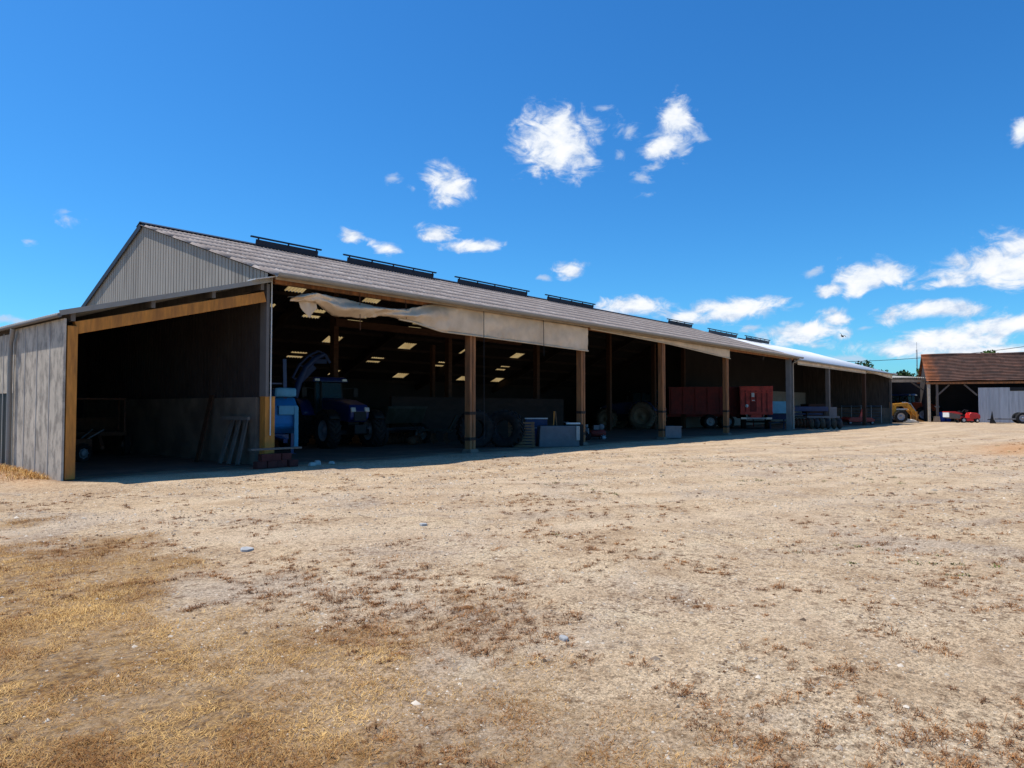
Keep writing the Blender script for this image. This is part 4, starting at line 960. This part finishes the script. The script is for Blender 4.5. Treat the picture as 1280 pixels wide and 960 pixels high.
# yellow loader: nose towards the right
ldr = empty('loader', P(.5405, 82.5, 0), PZ + R(-8), 'yellow wheel loader with lowered arms at the far corner of the shed', 'loader')
q = MB(); q.prism([(-2.6, .9), (-.9, .75), (-.3, 1.0), (-.35, 1.85), (-.9, 2.35), (-2.5, 2.45), (-2.9, 1.9)], -.75, .75); q.build('body', m_yel, ldr, bevel=.06)
q = MB(); q.box((-2.0, -.78, 1.62), (1.5, .06, .42)); q.build('side_panel', m_white, ldr, bevel=.02)
q = MB(); q.prism([(-3.6, 1.3), (-2.8, 1.3), (-2.7, 2.2), (-2.8, 2.3), (-3.5, 2.3)], -.7, .7); q.build('engine_cover', m_yel, ldr, bevel=.05)
q = MB()
for s in (-.55, .55):
    q.bar((-.7, s, 2.0), (.9, s, 2.15), .16, .34); q.bar((.8, s, 2.2), (2.0, s, .75), .16, .38)
q.box((1.3, 0, 1.5), (.2, 1.1, .2)); q.build('lift_arm', m_yel, ldr, bevel=.03)
q = MB()
for s in (-.3, .3): q.tube([(-.5, s, 1.5), (1.0, s, 1.55)], .08, 8); q.tube([(.7, s, 2.35), (1.35, s, 2.2), (1.9, s, 1.3)], .06, 8)
q.build('ram', m_steel, ldr)
q = MB()
for s in (-.8, -.4, 0, .4, .8): q.prism([(1.75, .2), (2.6, .12), (2.62, .18), (1.95, .42), (1.9, 1.3), (1.75, 1.3)], s - .05, s + .05)
q.box((1.82, 0, 1.15), (.12, 1.7, .25)); q.box((1.82, 0, .35), (.14, 1.7, .2)); q.build('fork', M('worn_yellow', (.40, .17, .03), .7, .3, 4., dirt=(.12, .07, .04)), ldr)
for x in (-1.95, .05):
    for s in (-1, 1): wheel(ldr, (x, s * .85, .72), .72, .45, .40, m_rubber if x > -1 else m_dusty, m_yel if x < -1 else m_rimw, 18)
q = MB(); q.prism([(1.3, .0), (-1.0, .0), (-.5, .35), (.4, .42), (1.0, .25)], -.6, .5); o = q.build('sand_heap', M('pale_sand', (.62, .56, .46), .95, .15, 6., .4), None, bevel=.12); o.location = P(.553, 82.0, 0); o.rotation_euler = (0, 0, PZ)
tag(o, 'small pale heap of sand on the ground below the yellow loader', 'sand heap')

# red ride-on mower with long grass collector, nose right
mw = empty('ride_on_mower', P(.6345, 81.8, 0), PZ + R(3), 'bright red ride on mower with long grass collector before the tiled barn', 'ride-on mower')
q = MB(); q.prism([(.35, .45), (1.55, .42), (1.7, .6), (1.62, .95), (1.3, 1.12), (.55, 1.2), (.35, .9)], -.42, .42); q.build('bonnet', m_mred, mw, bevel=.08)
q = MB(); q.prism([(-.7, .4), (.5, .35), (.5, .55), (-.2, .62), (-.75, .8), (-.95, .7)], -.5, .5); q.build('body', m_mred, mw, bevel=.04)
q = MB(); q.box((.2, 0, .3), (1.1, 1.1, .16)); q.build('cutting_deck', m_mred, mw, bevel=.04)
q = MB(); q.box((-.28, 0, .86), (.5, .5, .14)); q.bar((-.5, 0, .9), (-.62, 0, 1.35), .46, .12); q.build('seat', m_black, mw, bevel=.04)
q = MB(); q.tube([(.45, 0, 1.1), (.28, 0, 1.32)], .03, 6); q.tube([(.28 + .04 * math.cos(a_), .19 * math.sin(a_), 1.33 + .17 * math.cos(a_) * .5) for a_ in np.linspace(0, 2 * math.pi, 14)], .02, 6); q.tube([(-.55, -.35, 1.2), (-.2, -.35, 1.52), (.3, -.35, 1.42)], .035, 6); q.build('steering_wheel', m_black, mw)
q = MB(); q.prism([(-.85, .45), (-2.0, .55), (-2.15, 1.2), (-1.6, 1.16), (-.75, 1.0)], -.55, .55); gcb = q.build('grass_collector', M('collector_mesh', (.16, .13, .11), .9, .2, 5.), mw, bevel=.05)
q = MB(); q.prism([(-.65, .95), (-2.2, 1.2), (-2.22, 1.3), (-1.4, 1.3), (-.6, 1.08)], -.6, .6); q.build('collector_lid', m_mred, gcb, bevel=.03)
q = MB(); q.box((-2.14, 0, .95), (.08, 1.05, .6)); q.build('rear_panel', m_white, gcb)
for s in (-1, 1):
    wheel(mw, (-.45, s * .5, .31), .31, .24, .18, m_rubber, m_lamp, 0); wheel(mw, (1.2, s * .45, .25), .25, .2, .14, m_rubber, m_lamp, 0)
# blue drums in the tiled barn
bd0 = None
for i, (tx, z, lab) in enumerate(((.602, 87.2, 'blue plastic drum in the tiled barn, left of two behind the mower'), (.6105, 87.8, 'blue plastic drum in the tiled barn, right of two behind the mower'))):
    if bd0 is None:
        bd0 = empty('drum', P(tx, z, 0), 0, lab, 'drum', 'blue drums in the tiled barn')
        q = MB(); q.lathe([(0, .001), (0, .36), (.06, .4), (.5, .41), (1.1, .4), (1.2, .36), (1.2, .001)], axis='Z', n=24); q.build('barrel', M('drum_blue', (.02, .06, .30), .5), bd0)
        q = MB(); q.lathe([(1.2, .3), (1.24, .3), (1.24, .001)], axis='Z', n=20); q.build('lid', m_black, bd0)
    else:
        c = copy_tree(bd0); c.location = P(tx, z, 0); c['label'] = lab
# tow trailer at the right frame edge
t = empty('flat_trailer', P(.702, 77.5, 0), PZ - R(22), 'low flat trailer with drawbar standing before the pale sheet doors', 'trailer')
q = MB(); q.box((-.3, 0, .5), (2.9, 1.3, .14)); q.box((-1.2, 0, .55), (.3, .4, .12)); q.build('bed', m_grey, t)
q = MB(); q.bar((-1.8, 0, .5), (-2.3, 0, .4), .1, .1); q.prism([(-2.1, .02), (-1.5, .02), (-1.75, .5), (-1.85, 1.35)], -.1, .1); q.build('drawbar', m_black, t)
for s in (-1, 1): wheel(t, (.75, s * .8, .62), .62, .34, .34, m_rubber, m_rimw, 0)
q = MB(); q.box((.75, 0, .95), (.8, 1.1, .35)); q.build('load_box', m_black, t)

# ------------------------------------------------------------------ trees, mast, wire, bird
def leaves(name, pts, size, mat, parent):
    n = len(pts); r_ = RNG
    a = r_.normal(size=(n, 3)); a /= np.linalg.norm(a, axis=1)[:, None]; b_ = r_.normal(size=(n, 3)); b_ -= a * (a * b_).sum(1)[:, None]; b_ /= np.linalg.norm(b_, axis=1)[:, None]
    s = size * r_.uniform(.6, 1.4, (n, 1)); V = np.concatenate([pts - a * s, pts + b_ * s * .6, pts + a * s, pts - b_ * s * .6], 1).reshape(-1, 3)
    o = mesh_np(name, V, np.arange(4 * n).reshape(n, 4), mat, rnd=np.repeat(r_.random(n), 4)); o.parent = parent; return o
def tree(loc, h, rad, label, mat, cz=.62, nl=2600, size=.22):
    t = empty('tree', loc, 0, label, 'tree', 'trees beyond the farm sheds')
    q = MB(); q.tube([(0, 0, -.1), (.05, .02, h * .3), (-.05, .05, h * .6), (0, 0, h * .9)], [h * .035, h * .026, h * .016, h * .004], 8)
    r_ = random.Random(int(h * 100)); lobes = []
    for k in range(9):
        a = r_.uniform(0, 6.28); z0 = h * r_.uniform(.3, .6); e = Vector((math.cos(a) * rad * r_.uniform(.3, .75), math.sin(a) * rad * r_.uniform(.3, .75), h * r_.uniform(.5, .9)))
        q.tube([(0, 0, z0), e * .5 + Vector((0, 0, z0 * .5)), e], [h * .012, h * .008, h * .003], 5); lobes.append((e, rad * r_.uniform(.28, .48)))
    lobes.append((Vector((0, 0, h * .88)), rad * .4)); q.build('trunk', m_bark, t)
    pts = []
    for (e, rr) in lobes:
        m_ = nl // len(lobes); d = RNG.normal(size=(m_, 3)); d /= np.linalg.norm(d, axis=1)[:, None]
        pts.append(np.array(e) + d * rr * RNG.uniform(.35, 1.08, (m_, 1)) * np.array([1, 1, .8]))
    leaves('crown', np.concatenate(pts), size, mat, t); return t
tree(P(.5506, 112, 0), 7.8, 2.6, 'dark green tree showing over the link shed roof, left one', m_leafd)
tree(P(.5775, 110, 0), 8.0, 2.6, 'bright green tree showing between mast and tiled barn', m_leaf)
tree(P(.6742, 106, 0), 11.0, 2.2, 'loose green treetop rising above the tiled roof ridge', m_leaf, nl=1800)
tree(P(.497, 112, 0), 9.3, 3.4, 'thin dark treetop just above the pale metal roof', m_leafd, nl=1400)
mast = empty('radio_mast', P(.5697, 150, 0), 0, 'thin lattice radio mast rising behind the farm sheds', 'mast')
q = MB()
for k in range(3):
    a = k * 2.094; q.tube([(.16 * math.cos(a), .16 * math.sin(a), 0), (.1 * math.cos(a), .1 * math.sin(a), 14)], .035, 5)
for i in range(28):
    z = i * .5; a = (i % 3) * 2.094; b_ = a + 2.094; q.bar((.15 * math.cos(a), .15 * math.sin(a), z), (.15 * math.cos(b_), .15 * math.sin(b_), z + .5), .02, .02)
q.build('lattice', m_grey, mast); q = MB(); q.tube([(0, 0, 13.9), (0, 0, 15.6)], .03, 5); q.build('antenna', m_grey, mast)
pw_ = empty('power_line', P(.40, 118, 0), 0, 'overhead power cable sagging across the sky behind the sheds', 'power line')
A_, B_ = P(.40, 118, 9.3), P(.80, 118, 13.4); base = Vector(pw_.location)
q = MB(); q.tube([(A_.lerp(B_, i / 30) - base) + Vector((0, 0, -1.1 * (1 - (2 * i / 30 - 1) ** 2))) for i in range(31)], .045, 6); q.build('cable', m_wire, pw_)
for e, zt in ((A_, 9.5), (B_, 13.6)):
    q = MB(); q.tube([Vector((e.x, e.y, 0)) - base, Vector((e.x, e.y, zt)) - base], [.16, .11], 8); q.bar(Vector((e.x - .5, e.y, zt - .2)) - base, Vector((e.x + .5, e.y, zt - .2)) - base, .08, .1); q.build('pole', m_gwood, pw_)
bd = MB(); bd.lathe([(-.2, .005), (-.12, .05), (0, .07), (.1, .055), (.16, .035), (.2, .005)], axis='X', n=10)
for s in (-1, 1): bd.add([(.06, 0, .02), (-.07, 0, .02), (-.12, s * .2, .12), (-.02, s * .22, .14), (-.1, s * .42, .04)], [(0, 1, 2, 3), (3, 2, 4)])
bd.add([(-.18, .04, 0), (-.18, -.04, 0), (-.32, -.07, .0), (-.32, .07, 0)], [(0, 1, 2, 3)])
o = bd.build('bird', m_black, None); o.location = P(.4652, 55, 7.26); o.rotation_euler = (.5, .2, PZ + .6); tag(o, 'small dark bird flying above the pale metal roof', 'bird')

# ------------------------------------------------------------------ dry grass, weeds and stones of the yard
def sample_ground(n, gmin, gmax, power=1.0, half=.80):
    g = gmin + (gmax - gmin) * RNG.random(n) ** power; r = (RNG.random(n) * 2 - 1) * half * (g + .6)
    return CAM.x + FWD.x * g + RGT.x * r, CAM.y + FWD.y * g + RGT.y * r
def blades(name, x, y, L, wd, lift, mat, label_kind=True, z0=None, col=None):
    n = len(x); az = RNG.uniform(0, 2 * np.pi, n); dx, dy = np.cos(az), np.sin(az); z = height(x, y) if z0 is None else z0
    el = lift; ch, sh = np.cos(el), np.sin(el); b0 = np.stack([x, y, z - .002], 1)
    mid = b0 + np.stack([dx * ch * L * .55, dy * ch * L * .55, sh * L * .6], 1)
    bend = RNG.normal(0, .35, n); dx2, dy2 = np.cos(az + bend), np.sin(az + bend)
    tip = mid + np.stack([dx2 * ch * L * .5, dy2 * ch * L * .5, np.sin(el * .35) * L * .35], 1)
    sd = np.stack([-dy, dx, np.zeros(n)], 1) * wd[:, None]
    V = np.stack([b0 - sd, b0 + sd, mid + sd * .8, mid - sd * .8, tip], 1).reshape(-1, 3); i = np.arange(n) * 5
    F1 = np.stack([i, i + 1, i + 2], 1); F2 = np.stack([i, i + 2, i + 3], 1); F3 = np.stack([i + 3, i + 2, i + 4], 1)
    c = RNG.random(n) if col is None else col
    return mesh_np(name, V, np.concatenate([F1, F2, F3]), mat, rnd=np.repeat(c, 5))
# matted dry straw
x, y = sample_ground(1000000, 2.6, 12.0, 1.0, .82)
cl = fbm(x * 5.5 + 9, y * 5.5) * .5 + fbm(x * 1.6 + 2, y * 1.6 + 4) * .5
mk = straw_mask(x, y) * sstep(.30, .60, cl)
k = RNG.random(len(x)) < mk * .95; x, y, cl = x[k], y[k], cl[k]; n = len(x)
tone = fbm(x * 1.6 + 40, y * 1.6) * 1.9 - .68
o = blades('dry_grass', x, y, RNG.uniform(.018, .062, n), RNG.uniform(.0007, .0018, n), RNG.uniform(.0, 1.1, n) * np.clip(cl * 2 - .3, .3, 1.), m_straw,
           col=np.clip(tone + RNG.normal(0, .25, n), 0, 1)); tag(o, kind='stuff')
# withered weed tufts
cx, cy = sample_ground(90000, 2.6, 42, 1.3, .84); g, r = camspace(cx, cy)
pn = fbm(cx * .55 + 31, cy * .55) * .55 + fbm(cx * 2.4, cy * 2.4 + 8) * .45
rim = np.exp(-((np.interp(g, [0, 3.4, 4.2, 5.0, 5.8, 7.0, 8.6, 9.8, 30], [2.2, 1.1, 0.45, -0.5, -1.4, -2.9, -5.0, -8, -30]) + .9 - r) / 1.2) ** 2)
prob = sstep(.47 - .10 * rim, .64 - .06 * rim, pn) * np.interp(g, [2, 6, 10, 16, 42], [.42, .36, .22, .13, .05])
prob = prob * (cy < -3.2) * (1 - .45 * sstep(.5, 3, r)) * (1 - .85 * track_mask(cx, cy))
k = RNG.random(len(cx)) < prob; cx, cy, g = cx[k], cy[k], g[k]; nb = 44; n = len(cx) * nb
rad = RNG.lognormal(math.log(.042), .5, len(cx)) * np.interp(g, [3, 12, 40], [1, 1.2, 1.7])
rr = np.repeat(rad, nb) * np.abs(RNG.normal(0, .6, n)); aa = RNG.uniform(0, 6.283, n); x = np.repeat(cx, nb) + rr * np.cos(aa) * 1.3; y = np.repeat(cy, nb) + rr * np.sin(aa)
tc_ = np.repeat(RNG.normal(.40, .25, len(cx)), nb); Lb_ = np.repeat(np.clip(rad * .75, .018, .07), nb)
o = blades('withered_weeds', x, y, RNG.uniform(.5, 1.2, n) * Lb_, RNG.uniform(.0008, .0022, n) * np.repeat(np.interp(g, [3, 10, 40], [1, 1.6, 4]), nb), RNG.uniform(.1, 1.0, n), m_tuft, col=np.clip(tc_ + RNG.normal(0, .22, n), 0, 1)); tag(o, kind='stuff')
# greenish weeds on the right
cx, cy = sample_ground(9000, 6, 34, 1.1, .82); g, r = camspace(cx, cy); pn = fbm(cx * .4 + 71, cy * .4)
k = (RNG.random(len(cx)) < sstep(.54, .7, pn) * .25) & (r > 0) & (cy < -6); cx, cy, g = cx[k], cy[k], g[k]; nb = 14; n = len(cx) * nb
x = np.repeat(cx, nb) + RNG.normal(0, .035, n); y = np.repeat(cy, nb) + RNG.normal(0, .035, n)
o = blades('green_weeds', x, y, RNG.uniform(.03, .07, n), RNG.uniform(.003, .007, n), RNG.uniform(.2, .9, n), m_weedg); tag(o, kind='stuff')
# dry weeds at the foot of the lean-to wall
n = 5200; x = LX - .15 - np.abs(RNG.normal(0, .45, n)); y = RNG.uniform(.3, 7.5, n)
o = blades('wall_foot_weeds', x, y, RNG.uniform(.06, .24, n), RNG.uniform(.003, .007, n), RNG.uniform(.3, 1.3, n), m_straw); tag(o, kind='stuff')
# loose stones
x, y = sample_ground(190000, 2.6, 26, 1.5, .82); k = (RNG.random(len(x)) < (.75 - .5 * straw_mask(x, y)) * sstep(.34, .62, fbm(x * .8 + 5, y * .8) * .6 + fbm(x * 3, y * 3 + 7) * .4)) & (y < -2.2); x, y = x[k], y[k]; g, r = camspace(x, y); n = len(x)
s = RNG.lognormal(math.log(.0042), .5, n) * np.interp(g, [3, 8, 26], [1, 1.4, 3.2]); z = height(x, y)
octa = np.array([[1, 0, 0], [0, 1, 0], [-1, 0, 0], [0, -1, 0], [0, 0, .7], [.5, .5, .45]]); 
V = octa[None, :5] * RNG.uniform(.6, 1.4, (n, 5, 1)); an = RNG.uniform(0, 6.28, n); ca_, sa_ = np.cos(an)[:, None], np.sin(an)[:, None]
VX = V[..., 0] * ca_ - V[..., 1] * sa_; VY = V[..., 0] * sa_ + V[..., 1] * ca_
V = np.stack([VX * s[:, None] + x[:, None], VY * s[:, None] + y[:, None], V[..., 2] * s[:, None] + z[:, None] - .001], 2).reshape(-1, 3)
i = np.arange(n)[:, None] * 5; F4 = np.concatenate([i + np.array([[0, 1, 4]]), i + np.array([[1, 2, 4]]), i + np.array([[2, 3, 4]]), i + np.array([[3, 0, 4]])])
o = mesh_np('gravel', V, F4, m_peb, rnd=np.repeat(np.clip(RNG.normal(.42, .30, n), 0, 1), 5)); tag(o, kind='stuff')
for (px, dz, w_, lab) in ((-.371, 8.6, .13, 'flat pale grey stone lying alone on the gravel at the left'), (-.124, 10.2, .09, 'dark grey flat stone on the gravel below the second bay'), (.072, 5.25, .055, 'bluish slate chip among weeds in the foreground')):
    p_ = P(px, dz, 0); z = float(height(np.array(p_.x), np.array(p_.y)))
    r_ = random.Random(int(dz * 10)); poly = [(w_ * r_.uniform(.7, 1.1) * math.cos(a_), w_ * .7 * r_.uniform(.7, 1.1) * math.sin(a_)) for a_ in np.linspace(0, 6.0, 8)]
    o = MB().prism(poly, -.02, .025, 'Z').build('flat_stone', M('slate_stone', (.40, .39, .37), .8, .2, 8., .3) , None, bevel=.01); o.location = (p_.x, p_.y, z); o.rotation_euler = (.04, .03, 1.)
    tag(o, lab, 'stone', 'flat stones lying in the yard')
